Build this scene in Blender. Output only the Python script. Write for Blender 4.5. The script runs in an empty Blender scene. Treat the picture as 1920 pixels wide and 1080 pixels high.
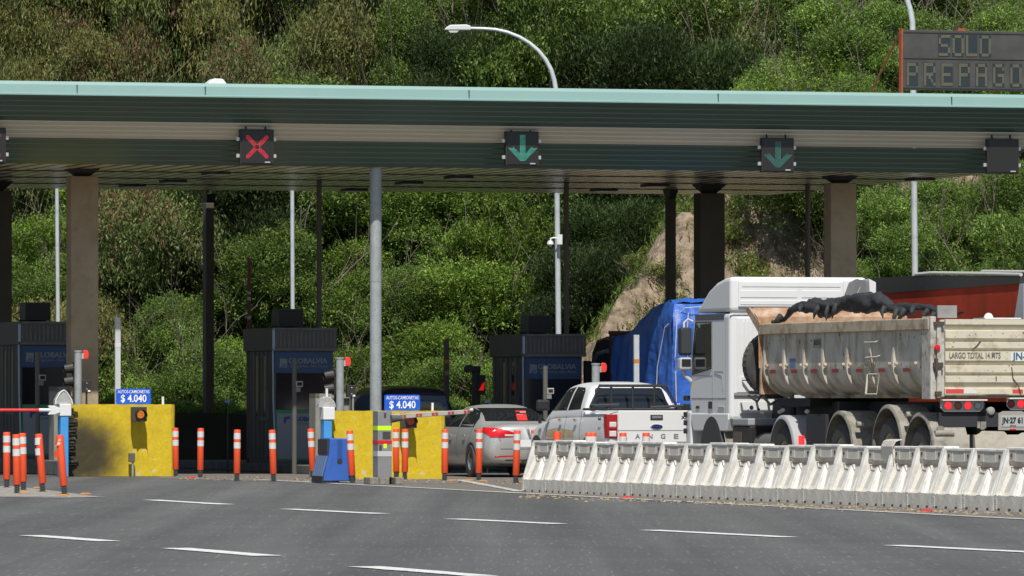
import bpy, bmesh, math, random
import numpy as np
from mathutils import Vector, Matrix
from mathutils.bvhtree import BVHTree
R = math.radians
PI = math.pi
rnd = random.Random(7)
SC = bpy.context.scene
COL = SC.collection

# ------------------------------------------------------------ camera, sky, sun
FP, HC, YH = 12000.0, 1.57, 745.0          # focal length in photo pixels, eye height, horizon row
cam = bpy.data.cameras.new('camera'); camo = bpy.data.objects.new('camera', cam); COL.objects.link(camo)
camo.location = (0, 0, HC); camo.rotation_euler = (R(90), 0, 0)
cam.sensor_width = 36.0; cam.lens = FP / 1920 * 36.0; cam.shift_y = (YH - 540) / 1920.0
cam.clip_start = 1.0; cam.clip_end = 3000.0
SC.camera = camo
SUN_EL, SUN_B = R(55), R(2.5)                 # height of the sun, and its swing to the right behind the camera
w = bpy.data.worlds.new('World'); SC.world = w; w.use_nodes = True
wn = w.node_tree.nodes; wl = w.node_tree.links
bg = wn['Background']; sky = wn.new('ShaderNodeTexSky'); sky.sky_type = 'NISHITA'; sky.sun_disc = False
sky.sun_elevation = SUN_EL; sky.sun_rotation = PI - SUN_B; sky.air_density = 1.0; sky.dust_density = 0.6
wl.new(sky.outputs[0], bg.inputs[0]); bg.inputs[1].default_value = 0.085
sl = bpy.data.lights.new('sun', 'SUN'); sl.energy = 4.6; sl.angle = R(0.5); sl.color = (1.0, 0.965, 0.90)
so = bpy.data.objects.new('sun', sl); COL.objects.link(so)
sd = Vector((math.sin(SUN_B) * math.cos(SUN_EL), -math.cos(SUN_B) * math.cos(SUN_EL), math.sin(SUN_EL)))
so.rotation_euler = (-sd).to_track_quat('-Z', 'Y').to_euler(); so.location = sd * 60
vs = SC.view_settings; vs.view_transform = 'Standard'; vs.look = 'None'; vs.gamma = 1.0; vs.exposure = 0.1
SC.cycles.max_bounces = 6; SC.cycles.diffuse_bounces = 3; SC.cycles.glossy_bounces = 3

# ------------------------------------------------------------ plan helpers
A = R(16.0)                                 # lanes run 16 degrees left of the view
CD = Vector((math.cos(A), math.sin(A), 0)); LD = Vector((-math.sin(A), math.cos(A), 0))
O0 = Vector((0, 129.5, 0))                  # foot of the canopy's lower front edge
def at(px, Y): return (px - 960) / FP * Y
def zz(py, Y): return HC + (YH - py) * Y / FP
def gy(py): return FP * HC / (py - YH)
def G(px, py, z=0.0):
    Y = gy(py); return Vector((at(px, Y), Y, z))
def UV(u, v, z=0.0):
    p = O0 + CD * u + LD * v; p.z = z; return p

# ------------------------------------------------------------ materials
MATS = {}
def M(key, c, rough=0.6, metal=0.0, var=0.0, vs=4.0, c2=None, amt=0.5, s2=3.0, bump=0.0, bs=40.0, emit=0.0, spec=0.5, stretch=None, soft=0.12):
    if key in MATS: return MATS[key]
    m = bpy.data.materials.new(key); m.use_nodes = True; MATS[key] = m
    n, l = m.node_tree.nodes, m.node_tree.links; b = n['Principled BSDF']
    b.inputs['Roughness'].default_value = rough; b.inputs['Metallic'].default_value = metal
    b.inputs['Specular IOR Level'].default_value = spec
    b.inputs['Base Color'].default_value = (*c, 1)
    tc = n.new('ShaderNodeTexCoord'); vec = tc.outputs['Object']
    if stretch:
        mp = n.new('ShaderNodeMapping'); mp.inputs['Scale'].default_value = stretch; l.new(vec, mp.inputs[0]); vec = mp.outputs[0]
    col = None
    def noise(s, d=5.0, r=0.6):
        t = n.new('ShaderNodeTexNoise'); t.inputs['Scale'].default_value = s; t.inputs['Detail'].default_value = d
        t.inputs['Roughness'].default_value = r; l.new(vec, t.inputs['Vector']); return t
    if var > 0:
        t = noise(vs); mx = n.new('ShaderNodeMix'); mx.data_type = 'RGBA'
        mr = n.new('ShaderNodeMapRange'); mr.inputs[1].default_value = .3; mr.inputs[2].default_value = .7
        l.new(t.outputs[0], mr.inputs[0]); l.new(mr.outputs[0], mx.inputs[0])
        mx.inputs[6].default_value = (*[x * (1 - var) for x in c], 1); mx.inputs[7].default_value = (*[min(1, x * (1 + var)) for x in c], 1)
        col = mx.outputs[2]
    if c2 is not None:
        t = noise(s2, 8.0, .65); mr = n.new('ShaderNodeMapRange')
        mr.inputs[1].default_value = 1 - amt - soft; mr.inputs[2].default_value = 1 - amt + soft
        l.new(t.outputs[0], mr.inputs[0]); mx = n.new('ShaderNodeMix'); mx.data_type = 'RGBA'
        l.new(mr.outputs[0], mx.inputs[0])
        if col is not None: l.new(col, mx.inputs[6])
        else: mx.inputs[6].default_value = (*c, 1)
        mx.inputs[7].default_value = (*c2, 1); col = mx.outputs[2]
    if col is not None: l.new(col, b.inputs['Base Color'])
    if bump > 0:
        t = noise(bs, 4.0, .7); bp = n.new('ShaderNodeBump'); bp.inputs['Strength'].default_value = 1.0
        bp.inputs['Distance'].default_value = bump; l.new(t.outputs[0], bp.inputs['Height']); l.new(bp.outputs[0], b.inputs['Normal'])
    if emit > 0:
        b.inputs['Emission Color'].default_value = (*c, 1); b.inputs['Emission Strength'].default_value = emit
    return m

# ------------------------------------------------------------ mesh building
class MB:
    def __init__(s): s.v = []; s.f = []; s.m = []; s.g = []
    def add(s, vs, fs, mi=0):
        b = len(s.v); s.g.append((b, len(s.f))); s.v += [tuple(p) for p in vs]
        for f in fs: s.f.append(tuple(b + i for i in f)); s.m.append(mi)
        return s
    def box(s, x0, x1, y0, y1, z0, z1, mi=0):
        return s.add([(x0,y0,z0),(x1,y0,z0),(x1,y1,z0),(x0,y1,z0),(x0,y0,z1),(x1,y0,z1),(x1,y1,z1),(x0,y1,z1)],
                     [(0,3,2,1),(4,5,6,7),(0,1,5,4),(1,2,6,5),(2,3,7,6),(3,0,4,7)], mi)
    def cyl(s, p0, p1, r0, r1=None, n=12, mi=0, cap=True):
        r1 = r0 if r1 is None else r1; p0, p1 = Vector(p0), Vector(p1)
        q = (p1 - p0).to_track_quat('Z', 'Y'); vs = []
        for p, r in ((p0, r0), (p1, r1)):
            for i in range(n):
                a = 2*PI*i/n; vs.append(p + q @ Vector((r*math.cos(a), r*math.sin(a), 0)))
        fs = [(i, (i+1) % n, n + (i+1) % n, n + i) for i in range(n)]
        if cap: fs += [tuple(range(n-1, -1, -1)), tuple(range(n, 2*n))]
        return s.add(vs, fs, mi)
    def tube(s, pts, r, n=8, mi=0):
        pts = [Vector(p) for p in pts]; rr = r if isinstance(r, (list, tuple)) else [r]*len(pts); vs = []
        for k, p in enumerate(pts):
            d = (pts[min(k+1, len(pts)-1)] - pts[max(k-1, 0)]); q = d.to_track_quat('Z', 'Y')
            for i in range(n):
                a = 2*PI*i/n; vs.append(p + q @ Vector((rr[k]*math.cos(a), rr[k]*math.sin(a), 0)))
        fs = []
        for k in range(len(pts)-1):
            for i in range(n): fs.append((k*n+i, k*n+(i+1) % n, (k+1)*n+(i+1) % n, (k+1)*n+i))
        fs += [tuple(range(n-1, -1, -1)), tuple(range((len(pts)-1)*n, len(pts)*n))]
        return s.add(vs, fs, mi)
    def lathe(s, prof, c=(0,0,0), axis='z', n=24, mi=0):
        vs, k = [], len(prof)
        for i in range(n):
            a = 2*PI*i/n
            for r, h in prof:
                p = (r*math.cos(a), r*math.sin(a), h)
                if axis == 'x': p = (h, r*math.cos(a), r*math.sin(a))
                if axis == 'y': p = (r*math.cos(a), h, r*math.sin(a))
                vs.append((p[0]+c[0], p[1]+c[1], p[2]+c[2]))
        fs = [(i*k+j, ((i+1) % n)*k+j, ((i+1) % n)*k+j+1, i*k+j+1) for i in range(n) for j in range(k-1)]
        return s.add(vs, fs, mi)
    def prism(s, poly, a0, a1, axis='y', mi=0):
        """extrude a polygon given in the two other axes along axis"""
        def P(u, v, t): return {'y': (u, t, v), 'x': (t, u, v), 'z': (u, v, t)}[axis]
        n = len(poly); vs = [P(u, v, a0) for u, v in poly] + [P(u, v, a1) for u, v in poly]
        fs = [tuple(range(n)), tuple(range(2*n-1, n-1, -1))] + [(i, n+i, n+(i+1) % n, (i+1) % n) for i in range(n)]
        return s.add(vs, fs, mi)
    def quad(s, a, b, c, d, mi=0): return s.add([a, b, c, d], [(0,1,2,3)], mi)
    def ball(s, c, r, n=10, sc=(1,1,1), mi=0):
        vs, fs = [], []
        for i in range(n+1):
            t = PI*i/n
            for j in range(2*n):
                p = PI*j/n; vs.append((c[0]+r*sc[0]*math.sin(t)*math.cos(p), c[1]+r*sc[1]*math.sin(t)*math.sin(p), c[2]+r*sc[2]*math.cos(t)))
        for i in range(n):
            for j in range(2*n): fs.append((i*2*n+j, (i+1)*2*n+j, (i+1)*2*n+(j+1) % (2*n), i*2*n+(j+1) % (2*n)))
        return s.add(vs, fs, mi)
    def build(s, name, mats, parent=None, smooth=False, bevel=0.0, weld=False, seg=2):
        me = bpy.data.meshes.new(name); me.from_pydata(s.v, [], s.f)
        mats = mats if isinstance(mats, (list, tuple)) else [mats]
        for m in mats: me.materials.append(m)
        if len(mats) > 1: me.polygons.foreach_set('material_index', s.m)
        bm = bmesh.new(); bm.from_mesh(me)
        if weld: bmesh.ops.remove_doubles(bm, verts=bm.verts, dist=1e-4)
        bmesh.ops.recalc_face_normals(bm, faces=bm.faces); bm.to_mesh(me); bm.free()
        if smooth:
            me.polygons.foreach_set('use_smooth', [True]*len(me.polygons)); me.set_sharp_from_angle(angle=R(35))
        me.update()
        o = bpy.data.objects.new(name, me); COL.objects.link(o)
        if parent: o.parent = parent
        if bevel > 0:
            b = o.modifiers.new('bevel', 'BEVEL'); b.width = bevel; b.segments = seg; b.limit_method = 'ANGLE'; b.harden_normals = False
        return o
def build_each(mb, name, mats, parent=None, k=1, **kw):
    """every k shapes of the builder become one part of their own"""
    st = mb.g[::k]+[(len(mb.v), len(mb.f))]; out = []
    for (v0, f0), (v1, f1) in zip(st, st[1:]):
        q = MB(); q.v = mb.v[v0:v1]; q.f = [tuple(i-v0 for i in f) for f in mb.f[f0:f1]]; q.m = mb.m[f0:f1]; out.append(q.build(name, mats, parent, **kw))
    return out
def raw(name, v, f, mats, parent=None, smooth=False):
    mb = MB(); mb.v = v; mb.f = f; mb.m = [0]*len(f); return mb.build(name, mats, parent, smooth)
def tag(o, label=None, cat=None, group=None, kind=None):
    if label: o['label'] = label
    if cat: o['category'] = cat
    if group: o['group'] = group
    if kind: o['kind'] = kind
    return o
def empty(name, loc, rz=A, label=None, cat=None, group=None):
    o = bpy.data.objects.new(name, None); COL.objects.link(o); o.location = loc; o.rotation_euler = (0, 0, rz)
    o.empty_display_size = .2
    return tag(o, label, cat, group)
def kids(o): return KIDS.get(o.name, [])
def copy_tree(o, loc=None, rz=None, label=None, group=None):
    bym = {}
    for k in list(COL.objects):
        if k.parent: bym.setdefault(k.parent.name, []).append(k)
    def go(x, par):
        c = x.copy(); COL.objects.link(c)
        if par: c.parent = par
        for k in bym.get(x.name, []): go(k, c)
        return c
    r = go(o, None)
    if loc is not None: r.location = loc
    if rz is not None: r.rotation_euler = (0, 0, rz)
    if label: r['label'] = label
    if group: r['group'] = group
    return r
def text(body, size, mat, name, parent, loc, width=None, rot=(R(90), 0, 0), depth=0.004, bold=0.0, align='CENTER'):
    cu = bpy.data.curves.new(name, 'FONT'); cu.body = body; cu.size = size; cu.extrude = depth; cu.offset = bold
    cu.align_x = align; cu.align_y = 'CENTER'; cu.resolution_u = 3
    t = bpy.data.objects.new(name, cu); COL.objects.link(t); bpy.context.view_layer.update()
    me = bpy.data.meshes.new_from_object(t.evaluated_get(bpy.context.evaluated_depsgraph_get()))
    bpy.data.objects.remove(t); me.name = name; me.materials.clear(); me.materials.append(mat)
    if width:
        xs = [v.co.x for v in me.vertices]; k = width / (max(xs) - min(xs))
        for v in me.vertices: v.co.x *= k
    o = bpy.data.objects.new(name, me); COL.objects.link(o); o.location = loc; o.rotation_euler = rot
    if parent: o.parent = parent
    return o

# ------------------------------------------------------------ surface patches that follow a curved body
def patch(bvh, poly, side, off, step, name, mat, parent, dirv=None):
    bm = bmesh.new(); vs = [bm.verts.new((a, b, 0)) for a, b in poly]; bm.faces.new(vs)
    for ax in (0, 1):
        lo = min(p[ax] for p in poly); hi = max(p[ax] for p in poly); t = lo + step
        while t < hi - 1e-3:
            co = (t, 0, 0) if ax == 0 else (0, t, 0); no = (1, 0, 0) if ax == 0 else (0, 1, 0)
            bmesh.ops.bisect_plane(bm, geom=bm.verts[:] + bm.edges[:] + bm.faces[:], plane_co=co, plane_no=no, dist=1e-5); t += step
    sg = -1 if side in ('left', 'rear') else 1
    for v in bm.verts:
        a, b = v.co.x, v.co.y
        if side in ('left', 'right'): o, d = Vector((sg*6, a, b)), Vector((-sg, 0, 0))
        elif side == 'top': o, d = Vector((a, b, 6)), Vector((0, 0, -1))
        else: o, d = Vector((a, sg*30, b)), Vector((0, -sg, 0))
        h, nn, _, _ = bvh.ray_cast(o, d)
        if h is None:
            q = Vector((sg*.9, a, b)) if side in ('left', 'right') else Vector((a, 0, b)); h, nn, _, _ = bvh.find_nearest(q)
        if nn.dot(d) > 0: nn = -nn
        v.co = h + nn*off
    me = bpy.data.meshes.new(name); bmesh.ops.recalc_face_normals(bm, faces=bm.faces); bm.to_mesh(me); bm.free()
    me.materials.append(mat); me.polygons.foreach_set('use_smooth', [True]*len(me.polygons))
    o = bpy.data.objects.new(name, me); COL.objects.link(o); o.parent = parent; return o
def pchip(xs, ys, x):
    xs, ys, x = np.array(xs, float), np.array(ys, float), np.asarray(x, float)
    h = np.diff(xs); dl = np.diff(ys)/h; d = np.zeros(len(xs)); d[0], d[-1] = dl[0], dl[-1]
    for i in range(1, len(xs)-1):
        if dl[i-1]*dl[i] > 0: w1, w2 = 2*h[i]+h[i-1], h[i]+2*h[i-1]; d[i] = (w1+w2)/(w1/dl[i-1]+w2/dl[i])
    k = np.clip(np.searchsorted(xs, x)-1, 0, len(xs)-2); t = (x-xs[k])/h[k]
    return (2*t**3-3*t**2+1)*ys[k]+(t**3-2*t**2+t)*h[k]*d[k]+(-2*t**3+3*t**2)*ys[k+1]+(t**3-t**2)*h[k]*d[k+1]
def bspline(ctrl, n):
    P = np.array(ctrl, float); P = np.vstack([2*P[0]-P[1], P, 2*P[-1]-P[-2]]); m = len(P)-2; out = []
    for s in np.linspace(0, m-1e-6, n):
        i = int(s); t = s-i; a, b, c = P[i], P[i+1], P[i+2]
        out.append(.5*((1-t)**2*a+(1+2*t-2*t*t)*b+t*t*c))
    return np.array(out)
def loft(st, ny=80, nj=34):
    """stations (y, zlow, wlow, zmid, wmid, zbelt, wbelt, ztop, wtop) -> verts, faces of a closed car body"""
    S = np.array(st, float); ys = np.linspace(S[0, 0], S[-1, 0], ny); C = [pchip(S[:, 0], S[:, k], ys) for k in range(1, 9)]
    V, F = [], []
    for i, y in enumerate(ys):
        zl, wl, zm, wm, zb, wb, zt, wt = [c[i] for c in C]
        h = bspline([(0, zl), (wl*.85, zl), (wl, zl+.06), (wm, zm), (wb, zb), (wb*.45+wt*.55, zb*.45+zt*.55), (wt, zt-.05), (wt*.8, zt), (wt*.4, zt+.018), (0, zt+.02)], nj)
        h[0][0] = 0; h[-1][0] = 0
        V += [(x, y, z) for x, z in h] + [(-x, y, z) for x, z in h[-2:0:-1]]
    n = 2*nj-2
    for i in range(ny-1):
        for j in range(n): F.append((i*n+j, i*n+(j+1) % n, (i+1)*n+(j+1) % n, (i+1)*n+j))
    F.append(tuple(range(n))); F.append(tuple(range((ny-1)*n+n-1, (ny-1)*n-1, -1)))
    return V, F
# ============================================================ ground, road, markings
asph = M('asphalt', (.130, .128, .122), .9, var=.16, vs=.35, c2=(.088, .086, .081), amt=.5, s2=26, soft=.2, bump=.004, bs=60)
def asphalt_tune():
    n, l = asph.node_tree.nodes, asph.node_tree.links; b = n['Principled BSDF']; src = b.inputs['Base Color'].links[0].from_socket
    tc = n.new('ShaderNodeTexCoord'); mp = n.new('ShaderNodeMapping'); mp.inputs['Rotation'].default_value = (0, 0, -A); mp.inputs['Scale'].default_value = (1.1, .02, 1)
    t = n.new('ShaderNodeTexNoise'); t.inputs['Scale'].default_value = 1.0; t.inputs['Detail'].default_value = 4
    l.new(tc.outputs['Object'], mp.inputs[0]); l.new(mp.outputs[0], t.inputs['Vector'])
    mr = n.new('ShaderNodeMapRange'); mr.inputs[1].default_value = .35; mr.inputs[2].default_value = .68; mr.inputs[3].default_value = .70; mr.inputs[4].default_value = 1.16
    l.new(t.outputs[0], mr.inputs[0])
    # bright stones
    v = n.new('ShaderNodeTexNoise'); v.inputs['Scale'].default_value = 34; v.inputs['Detail'].default_value = 2
    mp2 = n.new('ShaderNodeMapping'); mp2.inputs['Scale'].default_value = (.8, .03, 1); l.new(tc.outputs['Object'], mp2.inputs[0]); l.new(mp2.outputs[0], v.inputs['Vector'])
    m2 = n.new('ShaderNodeMapRange'); m2.inputs[1].default_value = .60; m2.inputs[2].default_value = .74; m2.inputs[3].default_value = .97; m2.inputs[4].default_value = 1.75
    l.new(v.outputs[0], m2.inputs[0]); mu = n.new('ShaderNodeMath'); mu.operation = 'MULTIPLY'; l.new(mr.outputs[0], mu.inputs[0]); l.new(m2.outputs[0], mu.inputs[1])
    sc = n.new('ShaderNodeVectorMath'); sc.operation = 'SCALE'; l.new(src, sc.inputs[0]); l.new(mu.outputs[0], sc.inputs['Scale']); l.new(sc.outputs[0], b.inputs['Base Color'])
asphalt_tune()
soil = M('roadside_dirt', (.175, .160, .138), .95, var=.25, vs=3, c2=(.12, .10, .08), amt=.45, s2=9, bump=.01, bs=30)
def plan_quad(name, pts, z, mat, label=None):
    mb = MB(); mb.add([(p[0], p[1], z) for p in pts], [tuple(range(len(pts)))]); o = mb.build(name, mat); o['kind'] = 'structure'
    if label: o['label'] = label
    return o
plan_quad('ground', [(-700, -100), (700, -100), (700, 1500), (-700, 1500)], -.012, M('dry_ground', (.13, .12, .07), .95, var=.3, vs=.2))
plan_quad('road', [(-60, 20), (60, 20), (60, 160), (-60, 160)], -.004, asph)
# dusty strip between the edge line and the barriers, and the painted lines (their ends measured on the ground)
def gpt(px, py): p = G(px, py); return (p.x, p.y)
LU = Vector((-math.sin(R(15.9)), math.cos(R(15.9)), 0))
def line(name, a, b, w, z, mat, jag=0.0):
    a, b = Vector((a[0], a[1], 0)), Vector((b[0], b[1], 0)); d = (b-a).normalized(); n = Vector((-d.y, d.x, 0)); L = (b-a).length; k = max(2, int(L/.5))
    V = []; F = []
    for i in range(k+1):
        p = a + d*(L*i/k); j = rnd.uniform(-jag, jag); j2 = rnd.uniform(-jag, jag)
        V += [(p.x+n.x*(w/2+j), p.y+n.y*(w/2+j), z), (p.x-n.x*(w/2+j2), p.y-n.y*(w/2+j2), z)]
    F = [(2*i, 2*i+1, 2*i+3, 2*i+2) for i in range(k)]
    o = raw(name, V, F, mat); o['kind'] = 'structure'; return o
paint = M('road_paint', (.74, .74, .70), .7, var=.06, vs=8, c2=(.30, .29, .27), amt=.40, s2=16)
paint_worn = M('worn_road_paint', (.58, .56, .50), .8, var=.1, vs=8, c2=(.22, .21, .19), amt=.47, s2=14)
d0, d1 = gpt(560, 903.5), gpt(1990, 977)
plan_quad('dusty_shoulder', [gpt(300, 897), d0, d1, gpt(2100, 950), gpt(1000, 890), gpt(300, 888)], .0, soil)
line('edge_line', gpt(480, 899), gpt(2000, 977.5), .22, .004, paint_worn, .012)
dash = [((283, 937.5), (423, 946)), ((538, 954.5), (715, 963.5)), ((850, 973), (1050, 982.5)), ((1217, 994), (1480, 1007.5)), ((1675, 1022.5), (1960, 1037)),
        ((60, 1004), (205, 1015)), ((329, 1028), (503, 1042.5)), ((682, 1062.5), (910, 1080.5)), ((-160, 985), (-40, 995))]
for k, (a, b) in enumerate(dash):
    o = line('lane_dash', gpt(*a), gpt(*b), .27 if k < 5 else .30, .004, paint, .02)
# painted island under the orange posts at the left
plan_quad('painted_island', [gpt(-60, 912), gpt(-60, 931), gpt(120, 933.5), gpt(193, 932.5), gpt(90, 919), gpt(20, 911.5)], .002, M('island_paint', (.42, .38, .32), .85, var=.2, vs=4, c2=(.16, .15, .14), amt=.5, s2=7))
line('island_edge_line', gpt(-60, 929), gpt(192, 932.8), .25, .007, paint_worn, .01)
line('island_edge_line', gpt(860, 900), gpt(975, 922), .2, .0085, paint_worn, .02)
ob = MB()
for px, py in ((45, 925), (118, 930), (72, 916), (160, 927.5), (848, 902), (880, 901.5), (905, 903), (975, 905)):
    p = G(px, py); ob.prism([(p.x-.09, .009), (p.x+.09, .009), (p.x+.06, .03), (p.x-.06, .03)], p.y-.08, p.y+.08, 'y')
o = ob.build('road_stud_paint', M('orange_marks', (.65, .27, .05), .7)); tag(o, kind='stuff')
# litter and grit along the barrier foot and the block feet
lit = MB()
for i in range(900):
    if i < 620: px = rnd.uniform(975, 1990); py = 928 + (px-975)*.0372 + abs(rnd.gauss(0, 3.0)); 
    else: px = rnd.uniform(330, 1000); py = 896 + (px-300)*.012 + rnd.uniform(-3, 4)
    p = G(px, min(py, 976)); r = rnd.uniform(.012, .04); h = r*rnd.uniform(.3, 1.0)
    a0 = rnd.uniform(0, 6)
    lit.add([(p.x+r*math.cos(a0+k*2.1), p.y+r*1.5*math.sin(a0+k*2.1), .003) for k in range(3)] + [(p.x, p.y, h)], [(0, 1, 3), (1, 2, 3), (2, 0, 3)], rnd.choice([0, 0, 1, 2]))
o = lit.build('gravel_litter', [M('grit', (.28, .23, .17), .95), M('dry_leaf', (.34, .24, .10), .9), M('dark_grit', (.07, .06, .05), .95)]); tag(o, 'loose grit and dry leaves lying along the foot of the white barriers', kind='stuff')
for px, py in ((1175, 935), (1737, 959.5), (358, 897)):
    p = G(px, py); mb = MB()
    mb.add([(-.13, 0, .004), (.02, -.06, .004), (.14, .02, .004), (-.02, .05, .03), (.05, 0, .035)], [(0, 1, 3), (1, 4, 3), (1, 2, 4), (2, 3, 4), (0, 3, 2, 1)])
    o = mb.build('plastic_scrap', M('red_plastic_scrap', (.55, .03, .03), .5)); o.location = p + Vector((0, 0, .006)); o.rotation_euler = (0, 0, A)
    tag(o, {1175: 'red plastic scrap on the dirt below the white pickup', 1737: 'red plastic scrap on the dirt below the dump trailer', 358: 'red plastic scrap beside the yellow block by the first orange post'}[px], 'litter', 'red plastic scraps')

# ============================================================ hill behind
from mathutils import noise as BN
def hill_h(x, y):
    return max(0, (y-168)*.95) + .5*math.sin(x*.6+y*.3) * min(1, max(0, (y-168)/4))
def spur_h(x, y):
    return min(max(0, (y-157.5)*.95), max(0, 3.6+(x-2.6)*1.54), 8.6) + (.16*BN.noise(Vector((x*1.6, y*1.6, 0)))+.07*BN.noise(Vector((x*5, y*5, 1))))*min(1, max(0, (y-157.5))) + (.22*math.sin(x*2.1+y*1.3)+.12*math.sin(x*5.3-y*2.1)) * min(1, max(0, (y-158)/3))
def sheet(name, fx, x0, x1, y0, y1, nx, ny, mat, z0=-.02):
    V = []; F = []
    for j in range(ny+1):
        for i in range(nx+1):
            x = x0+(x1-x0)*i/nx; y = y0+(y1-y0)*j/ny; V.append((x, y, fx(x, y)+z0))
    for j in range(ny):
        for i in range(nx): a = j*(nx+1)+i; F.append((a, a+1, a+nx+2, a+nx+1))
    o = raw(name, V, F, mat, smooth=True); o['kind'] = 'structure'; return o
forest_floor = M('forest_floor', (.055, .050, .028), .95, var=.4, vs=1.2, c2=(.03, .04, .015), amt=.5, s2=2.5, bump=.05, bs=6)
earth = M('bare_earth', (.36, .275, .19), .95, var=.3, vs=2.2, c2=(.15, .115, .07), amt=.47, s2=3.0, soft=.10, bump=.12, bs=9)
sheet('hill', hill_h, -60, 60, 166, 240, 80, 60, forest_floor)
sheet('earth_slope', spur_h, 1.0, 26, 157, 190, 260, 260, earth, -.015)

# ------------------------------------------------------------ foliage
def leaf_mat(key, c, var, trans=.38, hue=None):
    m = bpy.data.materials.new(key); m.use_nodes = True; n, l = m.node_tree.nodes, m.node_tree.links; b = n['Principled BSDF']
    b.inputs['Roughness'].default_value = .55; b.inputs['Specular IOR Level'].default_value = .35
    at_ = n.new('ShaderNodeAttribute'); at_.attribute_name = 'tint'
    oi = n.new('ShaderNodeObjectInfo'); mr = n.new('ShaderNodeMapRange'); mr.inputs[3].default_value = 1-var; mr.inputs[4].default_value = 1+var
    l.new(oi.outputs['Random'], mr.inputs[0]); sc = n.new('ShaderNodeVectorMath'); sc.operation = 'SCALE'
    l.new(at_.outputs['Color'], sc.inputs[0]); l.new(mr.outputs[0], sc.inputs['Scale'])
    l.new(sc.outputs[0], b.inputs['Base Color'])
    tr = n.new('ShaderNodeBsdfTranslucent'); l.new(sc.outputs[0], tr.inputs[0]); ms = n.new('ShaderNodeMixShader'); ms.inputs[0].default_value = trans
    out = n['Material Output']; l.new(b.outputs[0], ms.inputs[1]); l.new(tr.outputs[0], ms.inputs[2]); l.new(ms.outputs[0], out.inputs[0])
    return m
leafM = leaf_mat('leaf', (0, 0, 0), .22)
barkM = M('bark', (.15, .125, .095), .9, var=.25, vs=6, bump=.01, bs=20)
NR = np.random.RandomState(11)
def leaves_mesh(name, c, d, L, W, tint):
    N = len(c); d = d/np.linalg.norm(d, axis=1, keepdims=True); r = NR.normal(size=(N, 3))*.55+np.array([0, 0, 1.0]); s = np.cross(d, r); s /= np.linalg.norm(s, axis=1, keepdims=True)+1e-9
    L = L[:, None]; W = W[:, None]
    V = np.empty((N, 4, 3)); V[:, 0] = c-d*L*.5; V[:, 1] = c+s*W*.5-d*L*.05; V[:, 2] = c+d*L*.5; V[:, 3] = c-s*W*.5-d*L*.05
    me = bpy.data.meshes.new(name); me.vertices.add(4*N); me.vertices.foreach_set('co', V.reshape(-1)); me.loops.add(4*N); me.polygons.add(N)
    me.loops.foreach_set('vertex_index', np.arange(4*N, dtype=np.int32)); me.polygons.foreach_set('loop_start', np.arange(0, 4*N, 4, dtype=np.int32)); me.polygons.foreach_set('loop_total', np.full(N, 4, dtype=np.int32))
    me.update(calc_edges=True); a = me.attributes.new('tint', 'FLOAT_COLOR', 'POINT')
    t = np.ones((N, 4, 4), dtype=np.float32); t[:, :, :3] = tint[:, None, :]; a.data.foreach_set('color', t.reshape(-1))
    me.materials.append(leafM); return me
def crown(style, rad, hgt, n, seed):
    """leaf clusters on several lobes; the crown's foot is at z=0, its top near z=hgt"""
    g = np.random.RandomState(seed); C = []; D = []; T = []
    nl = {'shrub': 9, 'gum': 10, 'pine': 8, 'wattle': 9, 'weed': 5}[style]
    lobes = []
    for k in range(nl):
        a = 2*PI*k/nl*1.618*2+g.uniform(0, .6); rr = rad*g.uniform(.15, .72); h = hgt*g.uniform(.22, .82)
        if style in ('shrub', 'wattle') and h > hgt*.6: rr *= .6
        s = rad*g.uniform(.34, .56)
        lobes.append((np.array([rr*math.cos(a), rr*math.sin(a), h]), np.array([s, s, s*(.75 if style != 'gum' else 1.0)]), g.uniform(.85, 1.2), g.rand()))
    nc = n//17
    for k in range(nc):
        c0, s, lt, lh = lobes[g.randint(nl)]
        u = g.normal(size=3); u /= np.linalg.norm(u); u[2] = abs(u[2])*.9 if g.rand() < .72 else u[2]
        p = c0+u*s*g.uniform(.72, 1.12); m = g.randint(9, 25)
        base = {'shrub': (.190, .300, .045), 'gum': (.160, .205, .062), 'pine': (.055, .090, .024), 'wattle': (.160, .250, .052), 'weed': (.24, .28, .07)}[style]
        t = np.array(base)*g.uniform(.5, 1.25)
        q = g.rand()
        if style == 'gum' and lh < .13 and q < .6: t = np.array((.23, .145, .075))*g.uniform(.6, 1.1)
        elif style == 'gum' and lh > .75 and q < .7: t = np.array((.27, .26, .08))*g.uniform(.7, 1.1)
        elif style in ('shrub', 'wattle') and q < .12: t = np.array((.27, .35, .07))*g.uniform(.8, 1.15)
        t = t*lt
        if style == 'gum':
            off = g.normal(size=(m, 3))*np.array([.12, .12, .17]); dd = np.tile([0, 0, -1.], (m, 1))+g.normal(size=(m, 3))*.6
        elif style == 'pine':
            off = g.normal(size=(m, 3))*np.array([.17, .17, .15]); dd = u[None, :]*.5+np.array([0, 0, .6])+g.normal(size=(m, 3))*.55
        else:
            ax = u*.7+g.normal(size=3)*.45+np.array([0, 0, .25]); ax /= np.linalg.norm(ax); ln = g.uniform(.2, .5)
            off = ax[None, :]*g.uniform(-.5, .5, size=(m, 1))*ln+g.normal(size=(m, 3))*.06; dd = ax[None, :]+g.normal(size=(m, 3))*.55
        C.append(p+off); D.append(dd); T.append(np.tile(t, (m, 1))*g.uniform(.8, 1.2, size=(m, 1)))
    C = np.vstack(C); D = np.vstack(D); T = np.vstack(T); N = len(C)
    sz = {'shrub': (.088, .034), 'gum': (.125, .036), 'pine': (.12, .028), 'wattle': (.080, .032), 'weed': (.10, .034)}[style]
    return leaves_mesh('crown_'+style, C, D, sz[0]*g.uniform(.7, 1.4, N), sz[1]*g.uniform(.8, 1.4, N), T.astype(np.float32))
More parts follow.
